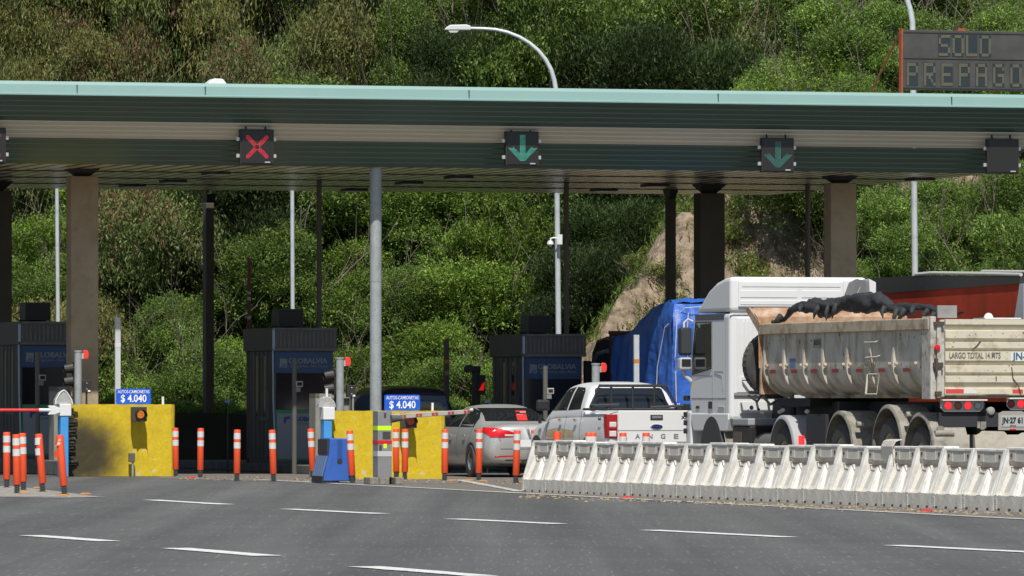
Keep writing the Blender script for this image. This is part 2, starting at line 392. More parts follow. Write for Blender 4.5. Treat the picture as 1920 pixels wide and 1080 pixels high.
def trunk(rad, hgt, seed, style):
    g = random.Random(seed); mb = MB(); top = hgt*.85
    def limb(p, d, L, r, dep):
        pts = [p]; rr = [r]
        for k in range(4):
            d = (d + Vector((g.uniform(-.22, .22), g.uniform(-.22, .22), g.uniform(-.05, .15)))).normalized(); p = p + d*L/4; pts.append(p); rr.append(r*(1-.22*(k+1)))
            if dep > 0 and k >= 1:
                e = (d + Vector((g.uniform(-1, 1), g.uniform(-1, 1), g.uniform(-.1, .5)))).normalized(); limb(p, e, L*.6, r*.5, dep-1)
        mb.tube(pts, rr, 6)
    if style in ('shrub', 'wattle', 'weed'):
        for k in range(5): a = g.uniform(0, 6.28); limb(Vector((0, 0, -.7)), Vector((.45*math.cos(a), .45*math.sin(a), 1)).normalized(), top, .035, 2)
    else: limb(Vector((0, 0, -1.2)), Vector((0, 0, 1)), top*.62+1.0, .10, 2)
    me = mb.build('t', barkM, smooth=True); d = me.data; bpy.data.objects.remove(me); return d
KIND = {}
for key, style, rad, hgt, n in (('shrub_a', 'shrub', 1.9, 2.7, 46000), ('shrub_b', 'shrub', 1.6, 2.2, 36000), ('wattle_a', 'wattle', 2.1, 3.6, 56000), ('wattle_b', 'wattle', 1.8, 4.2, 52000),
                                ('gum_a', 'gum', 2.5, 5.2, 46000), ('gum_b', 'gum', 2.2, 4.4, 38000), ('pine_a', 'pine', 2.0, 5.0, 42000), ('weed_a', 'weed', .7, .9, 1500)):
    KIND[key] = (crown(style, rad, hgt, n, hash(style) % 97 + len(KIND)*7 if False else 31+len(KIND)*13), trunk(rad, hgt, 5+len(KIND), style), rad, hgt)
NAMES = {'shrub': ('shrub', 'shrub'), 'wattle': ('wattle_tree', 'tree'), 'gum': ('eucalyptus_tree', 'tree'), 'pine': ('pine_tree', 'tree'), 'weed': ('shrub', 'shrub')}
LOOK = {'shrub_a': 'broad bright green shrub', 'shrub_b': 'low bright green shrub', 'wattle_a': 'feathery mid green tree', 'wattle_b': 'tall feathery green tree', 'gum_a': 'drooping olive eucalyptus with reddish leaves',
        'gum_b': 'small drooping olive eucalyptus', 'pine_a': 'dark green pine', 'weed_a': 'small pale green bush'}
MARKS = [(10, 'the concrete column at the left edge'), (108, 'the leftmost lamp pole'), (153, 'the brown column above the first yellow block'), (258, 'the first yellow block'), (392, 'the slim dark column'), (466, 'the raised boom arm'),
         (550, 'the lamp pole behind the middle booth'), (598, 'the thin pipe on the middle booth'), (704, 'the silver column'), (837, 'the dark post with an orange band'), (940, 'the curved street lamp head'), (1048, 'the camera pole'),
         (1150, 'the foot of the earth slope'), (1260, 'the slim dark column by the earth slope'), (1330, 'the wide dark column'), (1400, 'the top of the earth slope'), (1514, 'the thin pipe by the white cab'), (1577, 'the brown column behind the white cab'),
         (1718, 'the lamp pole on the right'), (1810, 'the message board')]
used_labels = {}
plants = []
def plant(px, Y, kk, s=1.0, base=None):
    x = at(px, Y); h = max(hill_h(x, Y), spur_h(x, Y) if x > 1.2 and Y < 190 else 0) if base is None else base
    plants.append((px, Y, kk, s, x, h))
def put_plants():
    mem = {}
    for px, Y, kk, s, x, h in plants:
        cr, tr, rad, hgt = KIND[kk]; st = kk.split('_')[0]; nm, cat = NAMES[st]
        py = YH - (h+hgt*s*.5-HC)*FP/Y
        d, mk = min((abs(px-m), t) for m, t in MARKS); side = 'behind' if d < 22 else ('right of' if px > [m for m, t in MARKS if t == mk][0] else 'left of')
        band = 'above the canopy roof' if py < 170 else ('just under the canopy roofline' if py < 400 else ('halfway up the slope' if py < 560 else 'at the slope foot'))
        lab = f'{LOOK[kk]} {band}, {side} {mk}'
        k = mem.get(lab, 0); mem[lab] = k+1
        if k: lab = lab.replace(LOOK[kk], ['', 'second nearest ', 'third ', 'fourth ', 'fifth ', 'sixth ', 'seventh '][min(k, 6)] + LOOK[kk])
        words = lab.split()
        lab = fit_label(lab)
        o = bpy.data.objects.new(nm, None); COL.objects.link(o); o.location = (x, Y, h-.1); o.rotation_euler = (0, 0, rnd.uniform(0, 6.28)); o.scale = (s*rnd.uniform(.9, 1.12), s*rnd.uniform(.9, 1.12), s*rnd.uniform(.88, 1.15)*(rnd.uniform(1.15, 1.75) if Y > 174 else 1))
        tag(o, lab, cat, {'shrub': 'shrubs covering the cut slope', 'wattle': 'feathery trees on the hillside', 'gum': 'eucalyptus trees on the hillside', 'pine': 'dark pines on the hillside', 'weed': 'small bushes on the earth slope'}[st])
        c = bpy.data.objects.new('crown', cr); COL.objects.link(c); c.parent = o
        t = bpy.data.objects.new('trunk', tr); COL.objects.link(t); t.parent = o
def fit_label(lab):
    for a_, b_ in (('just under the canopy roofline', 'under the canopy roofline'), (' the ', ' '), (' a ', ' '), ('drooping olive eucalyptus with reddish leaves', 'drooping reddish olive eucalyptus')):
        if len(lab.split()) <= 16: break
        lab = lab.replace(a_, b_)
    return ' '.join(lab.split()[:16])
def scatter_forest():
    g = random.Random(3)
    # foot rows: bright shrubs, then feathery trees, gums to the left and at the top, pines in the hollow behind the earth slope
    for Y, step, s0 in ((163.8, 105, .62), (166.0, 140, .9), (167.6, 140, .95), (169.2, 140, 1.0), (170.8, 140, 1.0), (172.3, 140, 1.05), (173.8, 140, 1.1)):
        px = -60+g.uniform(0, 60)
        while px < (1330 if Y > 172 else 1065):
            if Y < 165: kk = 'shrub_b'
            elif px < 200: kk = g.choice(['gum_b', 'wattle_a', 'shrub_a'])
            elif px < 430 and Y > 170: kk = g.choice(['pine_a', 'pine_a', 'gum_b'])  # dark pines added to stand in for the shaded eucalyptus gap
            elif px < 1120: kk = g.choice(['shrub_a', 'shrub_a', 'shrub_b', 'shrub_a', 'wattle_a'] if Y < 172.5 else ['wattle_a', 'shrub_a', 'wattle_b'])
            else: kk = 'pine_a'
            plant(px, Y+g.uniform(-.7, .7), kk, s0*g.uniform(.8, 1.15), base=hill_h(at(px, Y), Y)); px += step*g.uniform(.75, 1.25)
    for Y, step in ((175.4, 150), (177.8, 150), (180.2, 155), (182.6, 160), (185.2, 170), (188.5, 180), (192, 200)):
        px = -80+g.uniform(0, 80)
        while px < 2010:
            if px < 560: kk = g.choice(['gum_a', 'gum_a', 'gum_b', 'wattle_b'])
            elif px < 1060: kk = g.choice(['wattle_a', 'wattle_b', 'wattle_b', 'gum_b', 'wattle_a', 'pine_a'])
            elif px < 1330: kk = g.choice(['pine_a', 'wattle_b', 'wattle_a'])
            else: kk = g.choice(['wattle_b', 'wattle_a', 'wattle_a', 'gum_b', 'wattle_b'])
            x = at(px, Y); plant(px, Y+g.uniform(-.8, .8), kk, g.uniform(.75, 1.3), base=max(hill_h(x, Y), 0) if (px > 1100 and px < 1420) else None); px += step*g.uniform(.75, 1.25)
    # right-hand wood on the near bank
    for Y, step in ((158.2, 85), (160.5, 100), (163, 110), (165.6, 120), (168.4, 125), (171.5, 130)):
        px = {158.2: 1600, 160.5: 1560, 163: 1520, 165.6: 1480, 168.4: 1450, 171.5: 1440}[Y]+g.uniform(0, 30)
        while px < 2020:
            plant(px, Y+g.uniform(-.6, .6), g.choice(['wattle_a', 'wattle_b', 'shrub_a', 'wattle_a'] if px > 1520 else ['shrub_b', 'shrub_a', 'weed_a']), g.uniform(.78, 1.1)); px += step*g.uniform(.75, 1.25)
    for px, sc_ in ((225, .7), (292, .62), (352, .72), (424, .66), (455, .6), (858, .66), (902, .6), (960, .6)): plant(px, 146.2+px*.0004, 'shrub_b', sc_, base=0)
    # sparse growth on the bare slope
    for px, Y in ((1105, 169.5), (1165, 171), (1215, 170.5), (1265, 172.5), (1130, 172.5), (1190, 173.5)): plant(px, Y, 'pine_a', .85, base=hill_h(at(px, Y), Y))
    for k in range(14):
        px = g.choice([g.uniform(1190, 1300), g.uniform(1300, 1470), g.uniform(1330, 1470)]); Y = g.uniform(159.5, 166)
        x = at(px, Y)
        if spur_h(x, Y) > .3 : plant(px, Y, 'weed_a', g.uniform(.5, .95))
scatter_forest(); put_plants()
# grass and low weeds on the bank: nobody could count it
def grass():
    g = np.random.RandomState(5); C = []; D = []; T = []
    for k in range(9500):
        x = g.uniform(1.5, 9); y = g.uniform(157.8, 172); h = spur_h(x, y)
        dens = .5+.5*math.sin(x*1.3+2)*math.sin(y*.9+x*.7)
        if h < .05 or g.rand() > (.15+.75*dens)*(.95 if h < 3.4 or x > 4.9 else .42) or (x-2.6)*1.54+3.6-h < .55 and g.rand() < .8: continue
        m = g.randint(5, 12); p = np.array([x, y, h+.04]); C.append(p+g.normal(size=(m, 3))*np.array([.10, .10, .05])); D.append(np.array([0, 0, 1.])+g.normal(size=(m, 3))*.5)
        t = np.array((.15, .17, .04) if g.rand() < .72 else (.28, .21, .10))*g.uniform(.6, 1.3); T.append(np.tile(t, (m, 1)))
    for k in range(26000):
        x = g.uniform(-16, 16); y = g.uniform(164, 180); h = hill_h(x, y) if x < 1.5 else max(hill_h(x, y), spur_h(x, y))
        m = g.randint(4, 9); p = np.array([x, y, h+.06]); C.append(p+g.normal(size=(m, 3))*np.array([.12, .12, .08])); D.append(np.array([0, 0, 1.])+g.normal(size=(m, 3))*.6)
        T.append(np.tile(np.array((.11, .17, .03))*g.uniform(.5, 1.3), (m, 1)))
    C = np.vstack(C); D = np.vstack(D); T = np.vstack(T).astype(np.float32); N = len(C)
    me = leaves_mesh('grass', C, D, g.uniform(.14, .34, N), g.uniform(.02, .05, N), T); o = bpy.data.objects.new('grass', me); COL.objects.link(o)
    tag(o, 'pale green grass and low weeds growing on the bank', 'grass', kind='stuff')
grass()
# ============================================================ toll canopy
teal = M('teal_panel', (.225, .365, .335), .5, var=.04, vs=.6, c2=(.20, .33, .30), amt=.35, s2=1.2)
def gloss_band(key, c, rough=.32):
    m = M(key, c, rough, var=.10, vs=.5, stretch=(.35, 1, 6), spec=.6); return m
gband = gloss_band('dark_green_panel', (.062, .105, .080), .24); cband = gloss_band('cream_panel', (.62, .55, .42), .38)
joint = M('panel_joint', (.03, .04, .035), .8)
canopy = empty('toll_canopy', O0, A, 'long teal edged toll plaza canopy with dark green and cream bands', 'canopy')
UL, UR, VB = -17.0, 10.35, 14.7
def ring(off, z): return [(UL-off, -off, z), (UR+off, -off, z), (UR+off, VB+off, z), (UL-off, VB+off, z)]
def rings(mb, prof, mi=0):
    for (o0, z0), (o1, z1) in zip(prof, prof[1:]):
        a, b = ring(o0, z0), ring(o1, z1)
        for k in range(4): mb.quad(a[k], a[(k+1) % 4], b[(k+1) % 4], b[k], mi)
OV, ZT, ZB = 1.45, 7.485, 6.2
def cham(t): return (OV*(1-t), ZT+(ZB-ZT)*t)
def ribs(t0, t1, n):
    nx, nz = -(ZB-ZT), OV; k = 1/math.hypot(nx, nz); out = []
    for i in range(n):
        for f, d in ((0, 0), (.10, .016), (.42, .016), (.52, 0), (.98, 0)):
            t = t0+(t1-t0)*(i+f)/n; o, z = cham(t); out.append((o+nx*k*d, z-nz*k*d))
    out.append(cham(t1)); return out
mb = MB(); rings(mb, [(OV-.12, 7.765), (OV-.02, 7.765), (OV+.02, 7.70), (OV+.05, 7.53), (OV+.09, 7.515), (OV+.09, 7.49), (OV, ZT)])
r_ = ring(OV-.12, 7.765); mb.quad(*r_)
for u in (-14.7, -9.3, -6.72, -1.32, 3.9, 8.9):  # sheet joints in the edge band
    mb.box(u-.008, u+.008, -OV-.056, -OV, 7.53, 7.70, 1)
mb.build('roof_edge', [teal, joint], canopy)
mb = MB(); rings(mb, ribs(0, .36, 5)); mb.build('fascia_band', gband, canopy)
mb = MB(); rings(mb, ribs(.365, .617, 4)); mb.build('fascia_band', cband, canopy)
mb = MB(); rings(mb, ribs(.622, 1, 5)); mb.build('fascia_band', gband, canopy)
def slat_mat():
    m = M('slat_ceiling', (.80, .68, .46), .26, spec=.8, var=.12, vs=.8); n, l = m.node_tree.nodes, m.node_tree.links; b = n['Principled BSDF']
    src = b.inputs['Base Color'].links[0].from_socket; tc = n.new('ShaderNodeTexCoord'); sx = n.new('ShaderNodeSeparateXYZ'); l.new(tc.outputs['Object'], sx.inputs[0])
    md = n.new('ShaderNodeMath'); md.operation = 'MODULO'; ad = n.new('ShaderNodeMath'); ad.operation = 'ADD'; ad.inputs[1].default_value = 40; l.new(sx.outputs[0], ad.inputs[0]); l.new(ad.outputs[0], md.inputs[0]); md.inputs[1].default_value = .4
    gt = n.new('ShaderNodeMath'); gt.operation = 'GREATER_THAN'; gt.inputs[1].default_value = .24; l.new(md.outputs[0], gt.inputs[0])
    mx = n.new('ShaderNodeMix'); mx.data_type = 'RGBA'; l.new(gt.outputs[0], mx.inputs[0]); l.new(src, mx.inputs[6]); mx.inputs[7].default_value = (.06, .045, .03, 1); l.new(mx.outputs[2], b.inputs['Base Color']); return m
mb = MB(); mb.quad((UL, 0, ZB), (UR, 0, ZB), (UR, VB, ZB), (UL, VB, ZB)); mb.build('ceiling', slat_mat(), canopy)
mb = MB()
for v in (3.6, 7.4, 11.2): mb.box(UL+.1, UR-.1, v, v+.05, ZB-.02, ZB-.003)
mb.build('ceiling_joint', joint, canopy)
darkm = M('dark_fixture', (.025, .025, .022), .6); glassw = M('lamp_glass', (.55, .55, .5), .3)
for px, py in ((248, 346), (325, 338), (405, 322.5), (767, 341), (860, 330.5), (1132, 354), (1228, 345.5), (1725, 334), (664, 354)):
    Y = FP*(ZB-HC)/(YH-py); p = Vector((at(px, Y), Y, 0))-O0; u, v = p.dot(CD), p.dot(LD)
    mb = MB(); mb.box(u-.24, u+.24, v-.3, v+.3, ZB-.05, ZB-.004); f = mb.build('ceiling_light', darkm, canopy)
    mb = MB(); mb.box(u-.2, u+.2, v-.26, v+.26, ZB-.062, ZB-.051); mb.build('diffuser', glassw, f)
conc = M('brown_concrete', (.40, .31, .205), .9, var=.14, vs=1.5, c2=(.30, .22, .14), amt=.42, s2=3, bump=.006, bs=60)
conc2 = M('dark_column_tone', (.075, .065, .05), .8, var=.15, vs=2)  # near-black tone for the inner and slim columns
def col_at(px, py_top, ztop, w, d, mat, cap=True, cap_w=.5):
    Y = FP*(ztop-HC)/(YH-py_top); p = Vector((at(px, Y), Y, 0))-O0; u, v = p.dot(CD), p.dot(LD)
    mb = MB(); mb.box(u-w/2, u+w/2, v, v+d, 0, ztop); o = mb.build('column', mat, canopy, bevel=.02)
    if cap:
        mb = MB(); a, b = cap_w/2, w*.5; c = v+d/2
        mb.add([(u-a*.5, c-.12, ztop), (u+a*.5, c-.12, ztop), (u+a*.5, c+.12, ztop), (u-a*.5, c+.12, ztop), (u-b*1.1, c-.3, ZB-.004), (u+b*1.1, c-.3, ZB-.004), (u+b*1.1, c+.3, ZB-.004), (u-b*1.1, c+.3, ZB-.004)],
               [(0, 3, 2, 1), (4, 5, 6, 7), (0, 1, 5, 4), (1, 2, 6, 5), (2, 3, 7, 6), (3, 0, 4, 7)])
        mb.build('bracket', darkm, o)
    return u, v
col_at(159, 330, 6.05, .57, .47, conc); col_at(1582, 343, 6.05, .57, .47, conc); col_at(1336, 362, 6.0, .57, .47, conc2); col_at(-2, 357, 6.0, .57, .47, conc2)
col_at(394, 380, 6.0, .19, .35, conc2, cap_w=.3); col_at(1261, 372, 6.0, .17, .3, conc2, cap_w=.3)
steel = M('galvanised_steel', (.36, .385, .39), .5, metal=.2, var=.10, vs=3, c2=(.27, .29, .29), amt=.4, s2=9)
p = Vector((at(704.5, 128.9), 128.9, 0)); q = p-O0; su, sv = q.dot(CD), q.dot(LD)
mb = MB(); mb.cyl((su, sv, 0), (su, sv, 6.35), .118, n=24); s_ = mb.build('column', steel, canopy, smooth=True); tag(s_, 'round silver steel column, shaded above and sunlit below')
mb = MB(); mb.cyl((su, sv, 6.02), (su, sv, 6.09), .127, n=24); mb.cyl((su, sv, 3.9), (su, sv, 3.93), .122, n=24); build_each(mb, 'collar', steel, s_, smooth=True)
pipe = M('dark_pipe', (.11, .095, .075), .6)
for px in (598.5, 1062, 1514.5):
    Y = 136.5+(px-598)*.0025; q = Vector((at(px, Y), Y, 0))-O0; u, v = q.dot(CD), q.dot(LD); mb = MB(); mb.cyl((u, v, 0), (u, v, ZB-.004), .056, n=12); mb.build('drain_pipe', pipe, canopy, smooth=True)
# wall label on the brown column
q = Vector((at(160, 129.45), 129.45, 0))-O0
mb = MB(); cu, cv = col = (q.dot(CD), q.dot(LD))

# white dome and pipe on the roof
dm = empty('roof_ventilator', Vector((at(403, 127.5), 127.5, 7.765)), A, 'white domed ventilator lying on the teal canopy roof', 'ventilator')
whitep = M('white_plastic', (.72, .72, .70), .5, var=.04, vs=6)
mb = MB(); mb.prism([(-.2, 0), (.2, 0), (.19, .06), (.12, .14), (-.06, .15), (-.17, .06)], -.2, .2, 'y'); mb.build('dome', whitep, dm, smooth=True, bevel=.02)
mb = MB(); mb.tube([(.18, 0, .03), (.4, 0, .035), (.62, 0, .02)], .018); mb.build('pipe', whitep, dm, smooth=True)

# lane signals
black = M('black_box', (.028, .026, .024), .5, var=.1, vs=5); silver = M('silver_bracket', (.65, .65, .65), .35, metal=.6)
redl = M('red_led', (1, .03, .06), .4, emit=.8); grnl = M('green_led', (.08, .62, .46), .4, emit=.45); grnd = M('green_led_dim', (.06, .34, .27), .4, emit=.22)
def lane_signal(px, pyt, pyb, kind, label):
    Y = 128.52+.2867*at(px, 129); s = FP/Y; z0 = zz(pyb, Y); h = (pyb-pyt)/s
    e = empty('lane_signal', (at(px, Y), Y, z0), A, label, 'lane signal', 'lane signals hung on the canopy fascia')
    w_ = .345
    mb = MB(); mb.box(-w_, w_, 0, .14, 0, h); mb.build('housing', black, e, bevel=.012)
    mb = MB(); mb.box(-w_+.03, w_-.03, -.012, 0, .03, h-.03); mb.build('screen', M('dark_screen', (.020, .019, .018), .35), e)
    mb = MB()
    for x, z in ((-w_-.03, h*.72), (-w_-.03, h*.25), (w_+.03, h*.72), (w_+.03, h*.25)): mb.box(x-.03, x+.03, .05, .10, z-.035, z+.035)
    build_each(mb, 'bracket', silver, e); mb = MB(); mb.box(w_-.19, w_-.08, -.02, -.012, .035, .06); mb.build('latch', silver, e)
    mb = MB()
    for x in (-.2, .2): mb.cyl((x, .15, h*.8), (x, .9, h*.8+.15), .02, n=8); mb.cyl((x, .1, h*.98), (x, .3, h+.45), .018, n=8)
    mb.build('hanger', darkm, e)
    mb = MB(); n = 25; p_ = .60/n; step = 1
    for i in range(n):
        for j in range(n):
            x, z = (i-(n-1)/2), (j-(n-1)/2)
            on = False
            if kind == 'x': on = min(abs(x-z), abs(x+z)) <= 2 and max(abs(x), abs(z)) <= 9.5 and not (abs(x) < 1.5 and abs(z) < 1.5)
            if kind == 'a': on = (abs(x) <= 2 and -7 < z <= 11) or (z <= 0 and z >= -10 and abs((z+10)-abs(x)) <= 2.2 or (abs(x) <= 8 and -9.5 <= z <= 2.5 and 0 <= (z+9.5)-abs(x) <= 3.2))
            if on:
                cx, cz, r = x*p_, h/2+z*p_, .0068; mb.add([(cx+r*math.cos(k*PI/3), -.0165, cz+r*math.sin(k*PI/3)) for k in range(6)], [tuple(range(6))])
    if mb.f: mb.build('lamp_dots', redl if kind == 'x' else (grnl if px < 1200 else grnd), e)
lane_signal(482, 242.5, 308.5, 'x', 'black lane signal showing a full red X on the canopy')
lane_signal(979.5, 246, 311, 'a', 'black lane signal with green down arrow above the silver car')
lane_signal(1458.5, 258.5, 323, 'a', 'black lane signal with green down arrow above the white truck cab')
lane_signal(1881, 260.5, 325.5, 'n', 'black unlit blank lane signal at the right end of the canopy')
lane_signal(-21, 239, 305.5, 'x', 'black lane signal cut by the left edge with red X partly seen')

# variable message board on the roof
FONT5 = {'S': ['01111', '10000', '10000', '01110', '00001', '00001', '11110'], 'O': ['01110', '10001', '10001', '10001', '10001', '10001', '01110'], 'L': ['10000']*6+['11111'],
         'P': ['11110', '10001', '10001', '11110', '10000', '10000', '10000'], 'R': ['11110', '10001', '10001', '11110', '10100', '10010', '10001'], 'E': ['11111', '10000', '10000', '11110', '10000', '10000', '11111'],
         'A': ['01110', '10001', '10001', '11111', '10001', '10001', '10001'], 'G': ['01110', '10001', '10000', '10111', '10001', '10001', '01110']}
Yb = 131.0; vb = empty('message_board', (at(1808, Yb), Yb, 7.83), A, 'grey electronic message board reading SOLO PREPAGO standing on the roof', 'message board')
BW, BH = 1.33, 1.245
mb = MB(); mb.box(-BW, BW, 0, .14, .02, BH); mb.build('panel', M('board_grey', (.068, .065, .060), .42, var=.25, vs=2.5), vb, bevel=.01)
mb = MB(); mb.box(-BW+.01, BW-.01, -.012, 0, .655, .668); mb.box(-BW+.01, BW-.01, -.012, 0, .05, .07); mb.box(-BW+.01, BW-.01, -.012, 0, BH-.06, BH-.05); mb.build('rail', darkm, vb)
cellm = M('board_cell_glass', (.022, .032, .040), .2)
dots = M('board_dots', (.20, .18, .11), .5); mbd = MB(); mbc = MB()
def board_text(t, x0, pitch, z0, h):
    for k, ch in enumerate(t):
        xc = x0+k*pitch; cw = .245/5; chh = h/7; mbc.box(xc-.13, xc+.13, -.006, -.0, z0-.01, z0+h+.01)
        for r, row in enumerate(FONT5[ch]):
            for c, b in enumerate(row):
                if b == '1':
                    for a in range(2):
                        for d in range(3):
                            x = xc-.1225+cw*(c+.25+.5*a); z = z0+h-chh*(r+.17+.33*d); mbd.box(x-.0085, x+.0085, -.016, -.007, z-.0075, z+.0075)
board_text('SOLO', -.435, .295, .72, .43); board_text('PREPAGO', -1.13, .375, .11, .46)
mbc.build('cell', cellm, vb); mbd.build('dots', dots, vb)
org = M('orange_steel', (.38, .075, .02), .6, var=.2, vs=8)
mb = MB(); mb.box(-BW-.035, -BW-.004, -.01, .15, -.06, BH+.02); mb.box(-.12, .03, .02, .12, BH, BH+.05)
for x in (-BW-.02, BW): mb.cyl((x, .12, BH-.05), (x, 2.1, -.06), .022, n=8)
build_each(mb, 'frame', org, vb)

# ============================================================ lamp poles
polem = M('pale_pole', (.56, .585, .60), .45, metal=.2, var=.08, vs=4, c2=(.42, .42, .42), amt=.36, s2=6)
def lamp(px, Y, h, r, label, lean=0.0):
    e = empty('street_lamp', (at(px, Y), Y, 0), 0, label, 'street lamp', 'curved street lamps behind the canopy')
    pts = [(0, 0, 0), (-lean*.4, 0, h*.4), (-lean*.8, 0, h*.8), (-lean, 0, h)]
    for k in range(1, 10):
        a = k/9*PI/2; pts.append((-lean-.02-1.75*(1-math.cos(a)), 0, h+1.5*math.sin(a)))
    pts.append((-lean-2.15, 0, h+1.51))
    mb = MB(); mb.tube(pts, [r, r*.98, r*.95, r*.9]+[r*(.86-.035*k) for k in range(9)]+[r*.5], 12); mb.cyl((0, 0, 2.9), (0, 0, 2.95), r*1.1, n=12); mb.build('pole', polem, e, smooth=True)
    x = -lean-2.12; z = h+1.51
    mb = MB(); mb.prism([(x+.06, z-.05), (x+.06, z+.05), (x-.05, z+.085), (x-.45, z+.075), (x-.56, z+.0), (x-.58, z-.05)], -.13, .13, 'y'); hd = mb.build('lamp_head', M('lamp_head_grey', (.62, .63, .62), .5), e, bevel=.02)
    mb = MB(); mb.prism([(x-.22, z-.05), (x-.5, z-.05), (x-.44, z-.11), (x-.28, z-.11)], -.11, .11, 'y'); mb.build('lens', glassw, hd)
    return e
lamp(1049.5, 155, 9.0, .068, 'curved street lamp arching over the middle of the canopy roof', .09)
lamp(1719, 147, 10.2, .075, 'street lamp pole on the right, its bend cut by the top edge', .10)
lamp(111, 155, 7.0, .05, 'thin pale lamp pole left of the brown concrete column', .06)
lamp(550, 155, 7.3, .052, 'thin pale lamp pole rising behind the middle booth', .03)
e = empty('security_camera', (at(1045, 154.8), 154.8, zz(449, 154.8)), 0, 'white dome security camera fixed to the middle lamp pole', 'camera')
mb = MB(); mb.box(.0, .12, -.1, .0, -.12, .12); mb.tube([(0, -.05, .02), (-.09, -.05, .04), (-.16, -.05, .02), (-.17, -.05, -.05)], .022); mb.build('bracket', whitep, e, smooth=True)
mb = MB(); mb.lathe([(0, .03), (.05, .03), (.075, -.02), (.08, -.06), (0, -.06)], (-.17, -.05, -.06)); mb.ball((-.17, -.05, -.13), .05, 6); mb.build('dome', whitep, e, smooth=True)

# ============================================================ added dark wall filling the black band behind the booths
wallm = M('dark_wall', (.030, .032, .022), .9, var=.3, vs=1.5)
e = empty('added_dark_wall', (0, 0, 0), 0, 'low dark wall in shade behind the toll booths', 'wall')
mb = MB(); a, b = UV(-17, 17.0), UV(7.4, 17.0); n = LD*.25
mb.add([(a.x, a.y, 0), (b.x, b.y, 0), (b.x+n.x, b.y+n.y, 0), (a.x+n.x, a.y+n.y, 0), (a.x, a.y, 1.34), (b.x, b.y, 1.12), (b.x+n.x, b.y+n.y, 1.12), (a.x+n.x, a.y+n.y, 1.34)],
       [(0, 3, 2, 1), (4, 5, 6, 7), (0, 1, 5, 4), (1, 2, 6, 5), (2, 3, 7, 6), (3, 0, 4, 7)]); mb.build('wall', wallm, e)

# ============================================================ toll booths
bdark = M('booth_grey', (.075, .074, .070), .6, var=.12, vs=3); bframe = M('booth_frame', (.12, .12, .12), .45); bglass = M('booth_glass', (.012, .014, .018), .12)
bblue = M('booth_blue', (.022, .058, .15), .5); bwhite = M('booth_white', (.24, .25, .27), .55, var=.06, vs=3); bgreen = M('booth_green', (.04, .22, .08), .5); bnavy = M('booth_navy', (.03, .05, .2), .5)
logog = M('logo_grey', (.20, .22, .22), .6); cornm = M('corner_pale', (.35, .42, .55), .5); fascm = M('booth_fascia', (.085, .08, .078), .6, var=.15, vs=4)
kerbm = M('kerb_concrete', (.16, .16, .155), .9, var=.2, vs=2, c2=(.09, .09, .09), amt=.5, s2=4)
def make_booth(label):
    e = empty('toll_booth', (0, 0, 0), A, label, 'toll booth', 'toll booths under the canopy')
    W, Dp = .64, 2.4
    mb = MB(); mb.box(-W, W, 0, Dp, 0, 2.52); mb.build('wall', bdark, e)
    mb = MB(); mb.box(-W-.06, W+.07, -.07, Dp+.07, 2.36, 2.84); r0 = mb.build('fascia', fascm, e, bevel=.01)
    mb = MB()
    for k in range(15): x = -W+.02+k*.09; mb.box(x, x+.035, -.082, -.07, 2.44, 2.77)
    mb.box(-W-.06, W+.07, -.10, -.07, 2.79, 2.84); mb.box(-W-.06, W+.07, -.10, -.07, 2.36, 2.42); mb.build('cladding', M('booth_cladding', (.12, .115, .11), .6, var=.2, vs=6), r0)
    mb = MB(); mb.box(-W+.02, W-.02, -.012, 0, 1.9, 2.34); sg = mb.build('sign_panel', bblue, e)
    mb = MB(); mb.add([(-.52, -.016, 2.0), (-.36, -.016, 2.0), (-.35, -.016, 2.19), (-.51, -.016, 2.20)], [(0, 1, 2, 3)]); mb.build('logo', logog, sg)
    mb = MB(); mb.add([(-.50, -.019, 2.0), (-.47, -.019, 2.0), (-.41, -.019, 2.10), (-.43, -.019, 2.10)], [(0, 1, 2, 3)]); mb.add([(-.445, -.019, 2.0), (-.415, -.019, 2.0), (-.37, -.019, 2.08), (-.39, -.019, 2.08)], [(0, 1, 2, 3)]); mb.build('logo_mark', bblue, sg)
    text('GLOBALVIA', .15, logog, 'lettering', sg, (.09, -.016, 2.145), .84, bold=.004); text('Logistica des Ruta', .085, logog, 'lettering', sg, (.12, -.016, 2.04), .80)
    mb = MB(); mb.box(-W+.05, W-.03, -.010, 0, 1.13, 1.89); mb.build('window', bglass, e)
    mb = MB(); mb.box(-W+.04, W-.02, -.010, 0, .06, 1.12); lp = mb.build('lower_panel', bgreen, e)
    mb = MB(); mb.box(-W+.07, W-.05, -.016, -.010, .10, 1.05); mb.build('board', bwhite, lp)
    text('GLOBALVIA', .12, bnavy, 'lettering', lp, (.08, -.02, .93), .70, bold=.006); text('Logistica des Ruta', .06, bgreen, 'lettering', lp, (.10, -.02, .84), .66)
    mb = MB(); mb.add([(-.43, -.02, .84), (-.40, -.02, .84), (-.36, -.02, .93), (-.30, -.02, .93), (-.29, -.02, .99), (-.43, -.02, .97)], [tuple(range(6))]); mb.build('logo', bnavy, lp)
    mb = MB(); mb.tube([(-W+.03, -.045, .05), (-W-.02, -.04, 1.3), (-W-.03, -.04, 2.36)], .018); mb.box(-W-.05, -W+.0, -.1, -.072, 2.37, 2.83); mb.build('corner_post', cornm, e)
    mb = MB()
    for y in (.55, .92, 1.25, 1.62, 2.2): mb.box(-W-.03, -W, y, y+.06, .1, 2.34)
    mb.box(-W-.022, -W, .5, 1.3, .9, .96); d = mb.build('door_frame', bframe, e)
    mb = MB(); mb.box(-W-.012, -W-.001, .62, .90, 1.0, 2.25); mb.box(-W-.012, -W-.001, 1.32, 1.60, 1.0, 2.25); mb.build('window', bglass, d)
    mb = MB(); mb.cyl((-W-.05, .3, .9), (-W-.05, .3, 1.5), .012, n=8); mb.build('handle', bframe, e)
    return e
